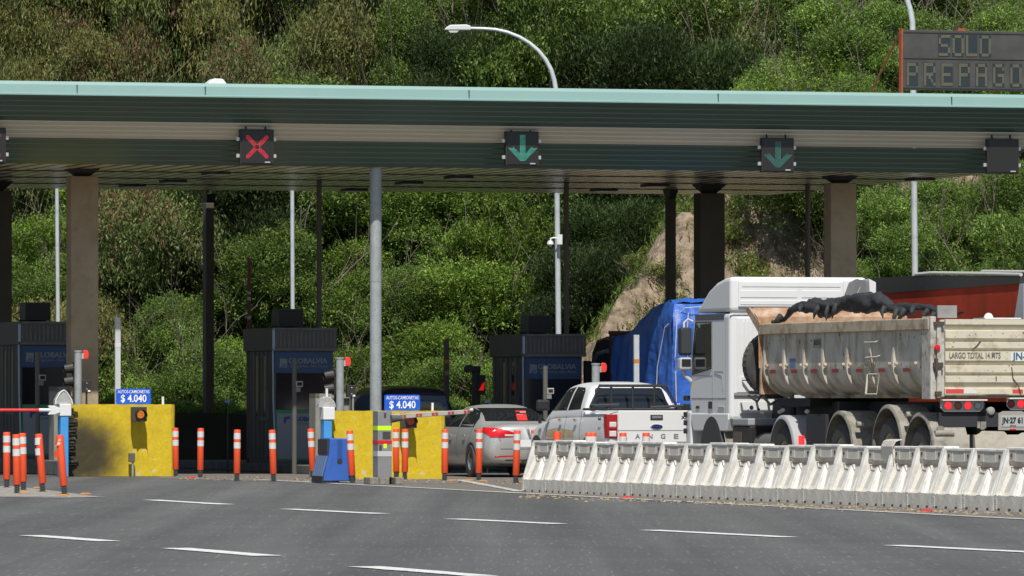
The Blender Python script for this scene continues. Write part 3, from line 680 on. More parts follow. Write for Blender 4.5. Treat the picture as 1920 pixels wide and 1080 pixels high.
def make_roofbox(label):
    e = empty('roof_unit', (0, 0, 0), A, label, 'roof unit', 'dark box units on the booth roofs')
    mb = MB(); mb.box(-.27, .27, 0, .58, .03, .40); mb.build('casing', M('unit_casing', (.045, .045, .05), .6), e, bevel=.01)
    mb = MB(); mb.box(-.25, .25, -.012, 0, .05, .38); mb.build('panel', M('unit_screen', (.006, .006, .006), .6), e)
    mb = MB(); mb.box(-.27, -.24, .0, .06, 0, .03); mb.box(.24, .27, 0, .06, 0, .03); mb.box(-.27, .27, .5, .55, 0, .03); mb.tube([(-.3, .4, .02), (-.42, .55, .12), (-.3, .5, .2)], .015); mb.build('stand', darkm, e)
    return e
bl = ['toll booth at the left behind the brown concrete column', 'toll booth in the middle behind the blue barrier', 'toll booth behind the roof of the silver car']
rl = ['dark box unit on the roof of the left booth', 'dark box unit on the roof of the middle booth', 'dark box unit on the booth roof above the silver car']
booth0 = None
for k, (px, zb) in enumerate(((94, .30), (569, .185), (1036.5, .07))):
    Y = 134.0+(px-569)*.0030; loc = Vector((at(px, Y), Y, zb))
    if k == 0: booth0 = make_booth(bl[0]); booth0.location = loc; rb0 = make_roofbox(rl[0]); rb = rb0
    else: b_ = copy_tree(booth0, loc, None, bl[k]); rb = copy_tree(rb0, None, None, rl[k])
    rb.location = loc + CD*(-.20) + LD*.28 + Vector((0, 0, 2.84))
    # island under each booth
    e = empty('booth_island', Vector((loc.x, loc.y, 0)), A, ['kerbed concrete island under the left toll booth', 'kerbed concrete island with yellow nose under the middle toll booth', 'kerbed concrete island under the toll booth behind the silver car'][k], 'traffic island', 'kerbed islands under the booths')
    mb = MB(); mb.box(-.70, .70, -4.6, 8.5, 0, zb-.004); mb.build('kerb', kerbm, e, bevel=.02)
    if k == 1:
        mb = MB(); mb.add([(-.80, -6.2, 0), (-.30, -6.2, 0), (-.30, -4.62, 0), (-.80, -4.62, 0), (-.72, -5.9, .23), (-.33, -5.9, .23), (-.33, -4.62, .25), (-.72, -4.62, .25)], [(0, 3, 2, 1), (4, 5, 6, 7), (0, 1, 5, 4), (1, 2, 6, 5), (2, 3, 7, 6), (3, 0, 4, 7)])
        mb.build('nose', M('old_yellow', (.42, .28, .05), .8, var=.2, vs=6, c2=(.2, .17, .1), amt=.4, s2=9), e)
        mb = MB(); mb.box(-.29, -.20, -6.2, -4.62, 0, .21); mb.build('edge_stone', whitep, e)

# raised boom arm, marker posts, reader poles
boomred = M('dark_boom_red', (.10, .018, .014), .6)
e = empty('raised_boom', (at(467, 136), 136, .18), A, 'raised dark red boom arm standing up beside the middle booth', 'boom barrier')
mb = MB(); mb.box(-.035, .035, -.02, .02, 2.9, 4.35); mb.build('arm', boomred, e)
mb = MB(); mb.box(-.037, .037, -.022, .022, 3.58, 3.64); mb.box(-.037, .037, -.022, .022, 3.45, 3.52); mb.box(-.037, .037, -.022, .022, 3.05, 3.12); build_each(mb, 'band', M('dull_white', (.3, .3, .3), .6), e)
mb = MB(); mb.box(-.05, .05, -.04, .04, 0, 2.9); mb.build('post', boomred, e)
def marker(px, pyt, Y, col, bandc, band_py, label, tail=False):
    zt = zz(pyt, Y); e = empty('marker_post', (at(px, Y), Y, 0), A, label, 'post', 'tall flat marker posts along the lanes')
    mb = MB(); mb.box(-.055, .055, -.04, .04, 0, zt); mb.build('post', col, e, bevel=.006)
    zb = zz(band_py, Y); mb = MB(); mb.box(-.058, .058, -.043, .043, zb-.05, zb+.03); mb.build('band', bandc, e)
    if tail: z2 = zz(700, Y); mb = MB(); mb.box(-.05, .05, -.043, -.04, z2-.04, z2+.05); mb.build('label', M('dull_white', (.3, .3, .3), .6), e)
postm = M('post_pale', (.50, .52, .52), .6, var=.1, vs=5); oband = M('orange_band', (.50, .22, .03), .6)
marker(220.5, 595, 128.9, postm, M('grey_band', (.6, .6, .6), .5), 646, 'pale marker post behind the first price sign')
marker(1193, 628, 131.8, postm, oband, 676, 'pale marker post with orange band before the blue tarp')
marker(837, 636, 139.5, pipe, oband, 677, 'dark marker post with orange band left of the booth behind the silver car', True)
marker(706, 600, 138.8, pipe, oband, 660, 'dark marker post hidden behind the silver column')
rpm = M('reader_pole', (.11, .105, .09), .5)
for px, pyt, py_d, label in ((70.5, 660, 708, 'dark reader pole in front of the left booth'), (552, 672, 720, 'dark reader pole in front of the middle booth'), (1022.5, 686, 733, 'dark reader pole in front of the booth behind the pickup')):
    Y = 131; e = empty('reader_pole', (at(px, Y), Y, 0), A, label, 'reader pole', 'card reader poles before the booths')
    mb = MB(); mb.cyl((0, 0, 0), (0, 0, zz(pyt, Y)), .052, n=14); mb.build('pole', rpm, e, smooth=True)
    z = zz(py_d, Y); mb = MB(); mb.box(.01, .15, -.12, -.05, z-.06, z+.06); d = mb.build('reader', M('reader_beige', (.40, .38, .32), .5), e, bevel=.006)
    mb = MB(); mb.box(.03, .13, -.124, -.12, z-.035, z+.035); mb.build('screen', bglass, d); mb = MB(); mb.box(0, .10, -.11, -.05, z-.16, z-.07); mb.build('keypad', M('reader_grey', (.22, .21, .18), .6), e)
for px, label in ((427.5, 'small tilted blue reflector left of the middle booth'), (914.5, 'small tilted blue reflector above the silver car roof')):
    Y = 133; e = empty('reflector', (at(px, Y), Y, 0), A, label, 'reflector', 'small blue reflectors by the booths')
    z = zz(752, Y); mb = MB(); mb.add([(-.06, 0, z-.04), (.02, 0, z-.03), (.06, 0, z+.04), (-.02, 0, z+.03)], [(0, 1, 2, 3)]); mb.prism([(-.06, z-.04), (.02, z-.03), (.06, z+.04), (-.02, z+.03)], .002, .012, 'y'); mb.build('plate', M('blue_reflector', (.12, .22, .62), .3), e)
    mb = MB(); mb.cyl((0, .03, 0), (0, .03, z), .02, n=8); mb.build('stem', darkm, e)
# red signal at the exit of the third lane
e = empty('traffic_light', (at(893, 137), 137, 0), A, 'dark exit traffic light glowing red left of the booth behind the silver car', 'traffic light', 'plaza traffic lights')
mb = MB(); mb.box(-.07, .09, 0, .12, 0, 2.15); mb.build('pole', darkm, e); mb = MB(); mb.cyl((-.16, -.1, 2.18), (-.16, .12, 2.18), .085, n=16); mb.box(-.2, .1, 0, .1, 2.12, 2.24); mb.build('hood', darkm, e)
mb = MB(); mb.box(.03, .19, -.05, .12, 1.62, 2.05); h_ = mb.build('housing', darkm, e); mb = MB(); mb.prism([(.04, 1.72), (.15, 1.72), (.17, 1.9), (.12, 1.86)], -.07, -.052, 'y'); mb.build('lens', M('red_glow', (.9, .01, .01), .4, emit=.5), h_)

# ============================================================ yellow blocks
def yellow_mat(key, soot):
    m = M(key, (.62, .45, .012), .8, var=.10, vs=5, c2=(.50, .34, .015), amt=.40, s2=14, bump=.006, bs=55); n, l = m.node_tree.nodes, m.node_tree.links; b = n['Principled BSDF']
    src = b.inputs['Base Color'].links[0].from_socket; tc = n.new('ShaderNodeTexCoord')
    def mix(f, a, c):
        mx = n.new('ShaderNodeMix'); mx.data_type = 'RGBA'; l.new(f, mx.inputs[0]); l.new(a, mx.inputs[6]); mx.inputs[7].default_value = (*c, 1); return mx.outputs[2]
    t = n.new('ShaderNodeTexNoise'); t.inputs['Scale'].default_value = 5.2; t.inputs['Detail'].default_value = 5; l.new(tc.outputs['Object'], t.inputs['Vector'])
    mr = n.new('ShaderNodeMapRange'); mr.inputs[1].default_value = .648; mr.inputs[2].default_value = .658; l.new(t.outputs[0], mr.inputs[0]); src = mix(mr.outputs[0], src, (.5, .48, .42))
    if soot:
        sx = n.new('ShaderNodeSeparateXYZ'); l.new(tc.outputs['Object'], sx.inputs[0]); t2 = n.new('ShaderNodeTexNoise'); t2.inputs['Scale'].default_value = 3; t2.inputs['Detail'].default_value = 6; l.new(tc.outputs['Object'], t2.inputs['Vector'])
        def mth(op, a, c=None):
            q = n.new('ShaderNodeMath'); q.operation = op
            for i, v_ in enumerate((a, c)):
                if v_ is None: continue
                if isinstance(v_, (int, float)): q.inputs[i].default_value = v_
                else: l.new(v_, q.inputs[i])
            return q.outputs[0]
        dx = mth('DIVIDE', mth('ADD', sx.outputs[0], .95), .95); dz = mth('DIVIDE', mth('ADD', sx.outputs[2], -.45), .75)
        d = mth('SQRT', mth('ADD', mth('MULTIPLY', dx, dx), mth('MULTIPLY', dz, dz))); d = mth('ADD', d, mth('MULTIPLY', mth('ADD', t2.outputs[0], -.5), .5))
        mr = n.new('ShaderNodeMapRange'); mr.interpolation_type = 'SMOOTHSTEP'; mr.inputs[1].default_value = 1.40; mr.inputs[2].default_value = .50; mr.inputs[3].default_value = 0; mr.inputs[4].default_value = .97; l.new(d, mr.inputs[0]); src = mix(mr.outputs[0], src, (.035, .028, .015))
    l.new(src, b.inputs['Base Color']); return m
def rough_block(W, Dp, Hh, seed):
    g = random.Random(seed); nx, nz, ny = 22, 14, 8; mb = MB()
    def J(x, y, z):
        k = .0 if z < .02 else .003
        cx = max(0, abs(x)-(W/2-.14)); cy = max(0, -(y)+.14) if y < .14 else 0
        if cx > 0 and cy > 0:
            d = math.hypot(cx, cy)
            if d > .14: x = math.copysign(W/2-.14+cx*.14/d, x); y = .14-cy*.14/d
        return (x+g.uniform(-k, k), y+g.uniform(-k, k), z+g.uniform(-k, k))
    def face(f, a, b):
        V = [J(*f(i/a, j/b)) for j in range(b+1) for i in range(a+1)]
        mb.add(V, [(j*(a+1)+i, j*(a+1)+i+1, (j+1)*(a+1)+i+1, (j+1)*(a+1)+i) for j in range(b) for i in range(a)])
    face(lambda s, t: (-W/2+W*s, 0, Hh*t), nx, nz); face(lambda s, t: (-W/2, Dp*s, Hh*t), ny, nz); face(lambda s, t: (W/2, Dp*s, Hh*t), ny, nz); face(lambda s, t: (-W/2+W*s, Dp, Hh*t), nx, nz); face(lambda s, t: (-W/2+W*s, Dp*t, Hh), nx, ny)
    bm_v = {}
    return mb
blue_s = M('sign_blue', (.015, .105, .62), .35); white_s = M('sign_white', (.82, .82, .82), .5)
def price_sign(loc, label):
    e = empty('price_sign', loc, A, label, 'price sign', 'blue price signs on the yellow blocks')
    W, Hh, r = .355, .31, .035
    def rr(w, h, r_):
        P = []
        for cx, cz, a0 in ((w-r_, h-r_, 0), (-w+r_, h-r_, 90), (-w+r_, r_, 180), (w-r_, r_, 270)):
            P += [(cx+r_*math.cos(R(a0+a)), cz+r_*math.sin(R(a0+a))) for a in (0, 30, 60, 90)]
        return P
    mb = MB(); mb.prism(rr(W, Hh, r), 0, .02, 'y'); pl = mb.build('board', blue_s, e)
    text('AUTOS-CAMIONETAS', .092, white_s, 'lettering', pl, (0, -.002, Hh*.80), .645, bold=.0005); text('$ 4.040', .20, white_s, 'lettering', pl, (0, -.002, Hh*.36), .52, bold=.003)
    mb = MB()
    for x in (-.25, .25): mb.box(x-.015, x+.015, .021, .05, -.0, .25)
    mb.build('stand', silver, e); return e
blocks = [(231, 127.3, 2.16, .95, 1.43, True, 'first yellow painted concrete block, blackened with soot at its left', 1),
          (731, 123.1, 2.27, .95, 1.31, False, 'second yellow painted concrete block behind the grey gate machine', 2),
          (1232, 119.3, 2.2, .95, 1.18, False, 'third yellow painted concrete block mostly hidden behind the white pickup', 3)]
for px, Y, W, Dp, Hh, soot, label, sd_ in blocks:
    e = empty('yellow_block', (at(px, Y), Y, 0), A, label, 'concrete block', 'yellow blocks at the heads of the islands')
    rough_block(W, Dp, Hh, sd_).build('block', yellow_mat('yellow_paint_sooty' if soot else 'yellow_paint', soot), e, weld=False)
    mb = MB(); mb.box(W/2-.22, W/2-.18, .3, .34, Hh, Hh+.155); mb.build('peg', whitep, e)
    if soot:
        g = random.Random(4); mb = MB(); z = 1.36
        while z > .25:
            h = g.uniform(.05, .10); x0 = -W/2-.10+g.uniform(-.03, .03); x1 = x0+g.uniform(.17, .25); mb.add([(x0, -.06, z-h+.01), (x1, -.05, z-h+g.uniform(0, .03)), (x1, .3, z-h+.01), (x0, .3, z-h+.01), (x0+.02, -.08, z-.01), (x1-.02, -.06, z-g.uniform(0, .03)), (x1, .3, z-.01), (x0, .3, z-.01)],
                   [(0, 3, 2, 1), (4, 5, 6, 7), (0, 1, 5, 4), (1, 2, 6, 5), (2, 3, 7, 6), (3, 0, 4, 7)]); z -= h
        mb.build('rubber_bumper', M('burnt_rubber', (.06, .055, .045), .8, var=.5, vs=9, c2=(.22, .20, .15), amt=.38, s2=11), e)
    sx = {231: 18, 731: 23, 1232: 13}[px]/FP*Y
    price_sign(Vector((at(px, Y)+sx, Y+.25, Hh)), {231: 'blue price sign reading $ 4.040 on the sooty yellow block', 731: 'blue price sign reading $ 4.040 right of the silver column', 1232: 'blue price sign seen through and beside the cab of the white pickup'}[px])
# lights on the block faces
def block_light(px, py, Y, lit, label):
    e = empty('traffic_light', (at(px, Y), Y, zz(py, Y)), A, label, 'traffic light', 'plaza traffic lights')
    mb = MB(); mb.box(-.145, .145, -.20, .0, -.145, .145); mb.build('housing', M('light_housing', (.05, .045, .04), .5), e, bevel=.01)
    mb = MB(); n = 14; V = []; F = []
    for i in range(n+1):
        a = -.3+(PI+.6)*i/n; V += [(.022+.115*math.cos(a), -.20, -.002+.115*math.sin(a)), (.022+.105*math.cos(a), -.34, -.002+.105*math.sin(a)-.02)]
    F = [(2*i, 2*i+2, 2*i+3, 2*i+1) for i in range(n)]; mb.add(V, F); mb.build('visor', darkm, e)
    mb = MB(); mb.cyl((.01, -.215, -.005), (.01, -.20, -.005), .088, n=20); ln = mb.build('lens', M('lens_amber_dark', (.10, .03, .01), .3) if lit else M('lens_red_dark', (.08, .012, .01), .3), e)
    mb = MB()
    for ring_, cnt in ((0, 1), (.018, 6), (.036, 12), (.054, 18), (.072, 22)):
        for k in range(cnt):
            a = 2*PI*k/cnt; cx, cz = .01+ring_*math.cos(a), -.005+ring_*math.sin(a); mb.add([(cx+.0062*math.cos(j*PI/3), -.2175, cz+.0062*math.sin(j*PI/3)) for j in range(6)], [tuple(range(6))])
    mb.build('lamp_dots', M('amber_led', (1, .30, .02), .4, emit=1.6) if lit else M('dim_red_led', (.75, .10, .06), .4, emit=.35), ln)
block_light(258, 776.5, 127.2, True, 'small traffic light glowing amber on the sooty yellow block')
block_light(763, 788.5, 123.0, False, 'small traffic light with dim red dots on the second yellow block behind the gate arm')
e = empty('junction_box', (at(246, 127.2), 127.2, 0), A, 'small grey junction box and conduit low on the sooty yellow block', 'junction box')
z = zz(858, 127.2); mb = MB(); mb.box(-.06, .06, -.09, -.002, z-.09, z+.09); mb.build('box', M('conduit_grey', (.10, .10, .095), .6), e, bevel=.008); mb = MB(); mb.cyl((.02, -.05, 0), (.02, -.05, z-.09), .022, n=10); mb.build('conduit', steel, e, smooth=True)

# silver bollard posts with red tabs, black twin-head lights, cabinets
for k, (px, pyt, Y, zb) in enumerate(((146.5, 657, 128.6, 0), (637.5, 670, 124.9, 0), (1117, 681, 121.2, 0))):
    zt = zz(pyt, Y); who = ['the sooty yellow block', 'the blue plastic barrier', 'the cab of the white pickup'][k]
    e = empty('steel_post', (at(px, Y), Y, 0), A, f'round silver steel post with red tab above {who}', 'post', 'silver posts with red tabs')
    mb = MB(); mb.cyl((0, 0, 0), (0, 0, zt-.02), .075, n=20); mb.build('tube', steel, e, smooth=True); mb = MB(); mb.cyl((0, 0, zt-.03), (0, 0, zt), .085, n=20); mb.build('cap', steel, e, smooth=True)
    mb = MB(); mb.box(.06, .11, -.03, .03, zt-.17, zt-.06); br = mb.build('clamp', silver, e)
    mb = MB(); mb.prism([(.095, zt-.17), (.19, zt-.17), (.21, zt-.13), (.215, zt-.05), (.19, zt-.0), (.13, zt+.01), (.095, zt-.01)], -.03, .0, 'y'); mb.build('red_tab', M('red_tab', (.80, .05, .035), .45), e, bevel=.008)
    if k < 2:
        hx = at(px-13, Y-.4); t = empty('traffic_light', (hx, Y+.35, 0), A, f'black two head traffic light beside the steel post above {who}', 'traffic light', 'plaza traffic lights')
        z1 = zz(pyt+21, Y); mb = MB(); mb.box(-.02, .11, -.10, .12, z1-.52, z1); mb.build('housing', black, t, bevel=.02)
        mb = MB()
        for zc in (z1-.13, z1-.39): mb.cyl((-.20, .02, zc-.02), (-.02, .02, zc), .085, .105, n=14, cap=False); mb.ball((.11, -.02, zc), .07, 6, (.5, 1, 1))
        mb.build('visor', black, t); mb = MB(); mb.cyl((.04, .05, 0), (.04, .05, z1-.52), .03, n=8); mb.build('pole', darkm, t)
        c = empty('control_cabinet', (at(px-9, Y+1.0), Y+1.0, 0), A, f'grey beige control cabinet behind the steel post above {who}', 'cabinet', 'control cabinets behind the steel posts')
        zc = zz(pyt+68, Y+1); mb = MB()
        mb.box(-.40, -.32, 0, .5, 0, zc); mb.box(.30, .38, 0, .5, 0, zc); mb.box(-.40, .38, 0, .5, zc-.09, zc); mb.box(-.32, .30, .1, .45, 0, zc-.09); mb.build('casing', M('cabinet_beige', (.26, .25, .215), .6, var=.1, vs=4), c)
        b_ = empty('switch_box', (at(px+21 if k else px+14, Y-.15), Y+.25, 0), A, f'flat black switch box right of the steel post above {who}', 'box', 'black switch boxes by the steel posts')
        z2 = zz(pyt+79 if k == 0 else pyt+75, Y); mb = MB(); mb.box(-.10, .08, 0, .08, z2, z2+.24); mb.build('box', black, b_, bevel=.006); mb = MB(); mb.cyl((-.0, -.008, z2+.19), (0, 0, z2+.19), .009, n=8); mb.cyl((0, -.008, z2+.07), (0, 0, z2+.07), .009, n=8)
        mb.box(.02, .07, -.004, 0, z2+.015, z2+.05); mb.build('screw', white_s, b_); mb = MB(); mb.cyl((0, .04, 0), (0, .04, z2), .02, n=8); mb.build('stand', darkm, b_)

# boom machines at the left corner of the blocks
blue_b = M('machine_blue', (.06, .30, .66), .45, var=.1, vs=4); hoodm = M('hood_grey', (.40, .40, .38), .6, c2=(.25, .23, .19), amt=.4, s2=12)
def boom_machine(px, Y, zt, arm, label):
    e = empty('boom_machine', (at(px, Y), Y, 0), A, label, 'boom barrier', 'white and blue boom machines')
    mb = MB(); mb.box(-.10, .13, -.12, .2, zt-.24, zt); mb.build('head', whitep, e, bevel=.015); mb = MB(); mb.box(-.085, .075, -.10, .18, 0, zt-.24); mb.build('body', blue_b, e, bevel=.01)
    mb = MB(); mb.prism([(-.17, zt), (.16, zt), (.15, zt+.07), (.06, zt+.22), (0, zt+.27), (-.08, zt+.22), (-.16, zt+.08)] if arm else [(.17*math.cos(a*PI/10)+.0, zt+.2*math.sin(a*PI/10)) for a in range(11)], -.03, .2, 'y'); hd = mb.build('hood', hoodm, e)
    if arm:
        mb = MB(); mb.tube([(-.17, -.035, zt), (-.16, -.035, zt+.08), (-.08, -.035, zt+.22), (0, -.035, zt+.275), (.06, -.035, zt+.22), (.15, -.035, zt+.08), (.17, -.035, zt+.0)], .014); mb.build('hood_rim', whitep, hd, smooth=True)
    else:
        mb = MB(); mb.box(-.02, .02, 0, .05, zt+.15, zt+.36); mb.box(-.08, .08, 0, .05, zt+.14, zt+.2); mb.build('pin', whitep, e)
    if arm:
        z = zz(769, Y); mb = MB(); mb.cyl((-.52, -.1, z), (-2.6, -.16, z), .033, n=12); ar = mb.build('arm', M('boom_red', (.72, .03, .035), .4, var=.1, vs=5, c2=(.55, .12, .1), amt=.4, s2=10), e, smooth=True); mb = MB(); mb.cyl((-.28, -.1, z+.0), (-.52, -.1, z), .036, n=12); mb.build('sleeve', whitep, ar, smooth=True)
        mb = MB(); mb.prism([(-.10, z-.05), (-.22, z-.09), (-.34, z-.09), (-.30, z-.02), (-.30, z+.02), (-.34, z+.09), (-.22, z+.09), (-.10, z+.04)], -.13, -.06, 'y'); mb.build('clamp', whitep, e, bevel=.01)
boom_machine(119.5, 126.0, 1.44, True, 'white and blue boom machine with a lowered red arm at the left')
boom_machine(613, 122.5, 1.38, False, 'white and blue boom machine with half round hood above the blue barrier')

# grey gate machine on cinder blocks
Yg = 115.4; e = empty('gate_machine', (at(722, Yg), Yg, .13), A, 'grey gate machine with yellow and red bands and a striped arm', 'boom barrier')
gm = M('machine_grey', (.225, .225, .23), .55, var=.06, vs=4, c2=(.16, .155, .15), amt=.35, s2=6)
mb = MB(); mb.box(-.135, .125, 0, .36, 0, 1.19); mb.build('body', gm, e, bevel=.006)
def strip(z0, z1, m, nm, x0=-.139, x1=.129, sd=True):
    mb = MB(); mb.box(x0, x1, -.004, (.364 if sd else -.001), z0, z1); mb.build(nm, m, e)
strip(.845, .925, M('hi_vis', (.62, .95, .02), .4), 'band', -.139, .115); strip(.60, .665, M('band_red', (.62, .015, .02), .4), 'band'); strip(.375, .47, M('band_grey', (.50, .50, .48), .5), 'band')
strip(.685, .82, M('vent_dark', (.05, .05, .05), .7), 'vent', -.045, .10, False); strip(.52, .60, M('hi_vis', (.62, .95, .02), .4), 'sticker', -.03, .03, False); strip(1.07, 1.16, M('vent_dark', (.05, .05, .05), .7), 'latch', -.02, .02, False); strip(.48, .58, M('vent_dark', (.05, .05, .05), .7), 'latch', -.11, -.06, False)
armm = M('arm_grey', (.40, .37, .33), .5, var=.1, vs=5)
mb = MB(); z = 1.07; mb.add([(.125, .02, z-.03), (.125, .1, z-.03), (1.60, .1, z+.075), (1.60, .02, z+.075), (.125, .02, z+.065), (.125, .1, z+.065), (1.60, .1, z+.15), (1.60, .02, z+.15)], [(0, 3, 2, 1), (4, 5, 6, 7), (0, 1, 5, 4), (1, 2, 6, 5), (2, 3, 7, 6), (3, 0, 4, 7)]); ar = mb.build('arm', armm, e, bevel=.01)
mb = MB()
for k in range(5):
    for d in (0, .065): x = .28+k*.30+d; zc = z+.018+(x-.125)*.068; mb.box(x, x+.05, .012, .019, zc-.022, zc+.025)
mb.build('reflector', M('arm_red', (.42, .05, .035), .5), ar)
mb = MB(); mb.cyl((.10, -.03, 1.05), (.30, .0, 1.06), .075, .05, n=14); mb.build('hub', M('hub_grey', (.10, .10, .10), .5), e, smooth=True); mb = MB(); mb.cyl((1.60, .06, 1.21), (1.66, .06, 1.215), .03, n=10); mb.build('arm_tip', M('arm_tip', (.55, .55, .52), .5), ar, smooth=True)
cin = M('cinder', (.27, .245, .20), .95, var=.2, vs=6, c2=(.15, .13, .11), amt=.45, s2=9, bump=.01, bs=30)
for k, (x0, x1, lb) in enumerate(((-.31, -.14, 'left cinder block under the grey gate machine'), (-.135, .055, 'cinder block under the front of the grey gate machine'), (.17, .33, 'right cinder block under the grey gate machine'))):
    loc = Vector((at(722, Yg), Yg, 0))+CD*((x0+x1)/2); b_ = empty('cinder_block', loc, A, lb, 'cinder block', 'cinder blocks under the gate machine'); w2 = (x1-x0)/2
    mb = MB(); mb.box(-w2, w2, -.10, .35, 0, .128)
    mb.build('block', cin, b_, bevel=.012)
mb = MB(); mb.box(-.35, .36, -.02, .40, .11, .1275); o = mb.build('base_plate', darkm, None); o.location = (at(722, Yg), Yg, 0.001); o.rotation_euler = (0, 0, A); o.parent = None
bpy.data.objects.remove(o)

# blue plastic barrier seen end on
def jersey_poly(wb, wt, h): return [(-wb, 0), (wb, 0), (wb, .02), (wb*.98, .12), (wt*1.25, h*.60), (wt, h), (-wt, h), (-wt*1.25, h*.60), (-wb*.98, .12), (-wb, .02)]
Yl = 117.0; e = empty('plastic_barrier', (at(637, Yl), Yl, 0), R(13), 'blue plastic barrier standing end on in front of the middle booth', 'barrier')
bpl = M('blue_plastic', (.035, .115, .42), .45, var=.08, vs=4, c2=(.03, .08, .27), amt=.35, s2=5)
mb = MB(); mb.prism([(-.30, .04), (.30, .04), (.30, .10), (.20, .50), (.18, .82), (-.18, .82), (-.20, .50), (-.30, .10)], 0, 1.0, 'y'); mb.build('shell', bpl, e, bevel=.015)
mb = MB(); 
for k in range(5): y = .1+k*.2; mb.add([(-.306, y, .12), (-.306, y+.07, .12), (-.21, y+.07, .5), (-.21, y, .5)], [(0, 1, 2, 3)]); mb.add([(-.33, y, .12), (-.33, y+.07, .12), (-.24, y+.07, .5), (-.24, y, .5), (-.3, y, .12), (-.3, y+.07, .12), (-.2, y+.07, .5), (-.2, y, .5)], [(0, 1, 2, 3), (0, 4, 5, 1), (3, 2, 6, 7), (0, 3, 7, 4), (1, 5, 6, 2)])
mb.build('rib', M('blue_worn', (.10, .16, .28), .6), e)
mb = MB(); mb.box(-.33, -.30, 0, 1.0, 0, .13); mb.box(-.30, .0, .02, 1.0, 0, .038); mb.build('foot', M('rubber_black', (.025, .025, .028), .8), e)
mb = MB(); mb.box(-.215, -.185, .1, .98, .52, .80); mb.build('side_panel', M('dark_patch', (.035, .035, .038), .7), e)
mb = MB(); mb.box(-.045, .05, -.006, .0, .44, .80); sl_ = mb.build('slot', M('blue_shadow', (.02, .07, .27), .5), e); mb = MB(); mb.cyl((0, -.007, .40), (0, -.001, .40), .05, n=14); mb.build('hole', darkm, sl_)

# ============================================================ orange delineator posts
orange = M('orange_plastic', (.78, .085, .022), .5, var=.05, vs=6); refl = M('white_reflective', (.66, .65, .62), .45, var=.08, vs=12); rubber = M('spring_rubber', (.06, .06, .06), .7)
def make_post(base=True):
    e = empty('delineator_post', (0, 0, 0), 0); r = .062
    mb = MB(); mb.lathe([(0, .965), (r*.92, .965), (r, .955), (r, .15), (r*.9, .14), (0, .14)], n=20); mb.build('tube', orange, e, smooth=True)
    mb = MB(); mb.lathe([(r+.0005, .90), (r+.003, .90), (r+.003, .785), (r+.0005, .785)], n=20); mb.lathe([(r+.0005, .725), (r+.003, .725), (r+.003, .61), (r+.0005, .61)], n=20); build_each(mb, 'reflective_band', refl, e, smooth=True)
    prof = [(0, .15)]
    for k in range(5): z = .145-k*.027; prof += [(.050-.0*k, z), (.050, z-.016), (.036, z-.018), (.036, z-.026)]
    prof += [(.055, .01), (.075, .0), (0, 0)]; mb = MB(); mb.lathe(prof, n=16); mb.build('spring_base', rubber, e, smooth=True); return e
posts = [(12.5, 914, 0, 'far left post of the group on the painted island'), (32, 925, .015, 'front post of the pair in the group on the painted island'), (44, 919, .02, 'back post of the pair in the group on the painted island'),
         (80, 922, .075, 'slightly leaning post with torn upper band on the painted island'), (121, 927, .09, 'bent and crushed post at the right end of the painted island'),
         (329.5, 893.5, .01, 'post at the right corner of the sooty yellow block'), (375.5, 895, -.01, 'post in the gap left of the slim dark column'), (444, 902, 0, 'post before the left side of the middle booth'),
         (513, 903, .03, 'post before the left corner of the middle booth'), (587, 897, .05, 'leaning post just left of the blue barrier'), (661, 906, .055, 'leaning post just right of the blue barrier'),
         (743, 898, .01, 'post half hidden behind the grey gate machine'), (759, 899, 0, 'post right of the grey gate machine under its arm'), (833.5, 901, -.01, 'post at the right corner of the second yellow block'),
         (897.5, 901, -.015, 'post before the rear wheel of the silver car'), (967, 906, -.03, 'post left of the first white barrier'),
         (1003.5, 899, 0, 'short topped post behind the first white barrier'), (1104, 900, 0, 'post behind the barriers below the left tail light of the pickup'), (1112, 904, 0, 'nearer post behind the barriers below the left tail light of the pickup'),
         (1168, 903, 0, 'post top behind the barriers before the left of the tailgate'), (1213, 902, 0, 'post top behind the barriers before the middle of the tailgate'), (1316, 905, 0, 'post top behind the barriers before the front wheel of the truck')]
P0 = None
for k, (px, py, lean, lb) in enumerate(posts):
    p = G(px, py)
    if k > 15: p = Vector((at(px, 112-.0*k), 112, 0)) if px > 1090 else Vector((at(px, 118), 118, 0))
    if k > 16: p = Vector((at(px, 109.4), 109.4, 0))
    q = P0 if False else (make_post() if P0 is None else copy_tree(P0))
    if P0 is None: P0 = q
    q.location = p; q.rotation_euler = (rnd.uniform(-.02, .02), -lean, rnd.uniform(0, 3)) if lean == 0 else (0, -lean, 0)
    tag(q, 'orange and white '+lb, 'post', 'orange delineator posts'); q.name = 'delineator_post'
    if k in (4, 3):
        t = [c for c in COL.objects if c.parent == q]
        for c in t:
            if 'tube' in c.name or 'band' in c.name:
                c.data = c.data.copy()
                for v in c.data.vertices:
                    z = v.co.z; s = 1.0
                    if k == 4:
                        v.co.x += -.035*math.sin((z-.15)*5.0); 
                        if .25 < z < .66: v.co.y *= .6; v.co.x *= 1.12
                        if z > .55: v.co.x -= .02
                    else: v.co.x += .012*math.sin(z*7)
        if k == 4:
            for c in t:
                if 'band' in c.name: c.data.materials.clear(); c.data.materials.append(M('torn_band', (.62, .60, .58), .6, c2=(.74, .09, .03), amt=.55, s2=9, soft=.02))
p = Vector((at(1044.5, 112), 112, 0)); e = empty('delineator_post', p, A, 'plain orange post top without white band behind the second white barrier', 'post', 'orange delineator posts')
mb = MB(); mb.lathe([(0, .97), (.06, .97), (.066, .95), (.066, .0), (0, 0)], n=20); mb.build('tube', orange, e, smooth=True)
e = empty('traffic_cone', Vector((at(1349.5, 108.6), 108.6, 0)), A, 'faded orange and white traffic cone behind the barriers near the truck wheel', 'traffic cone')
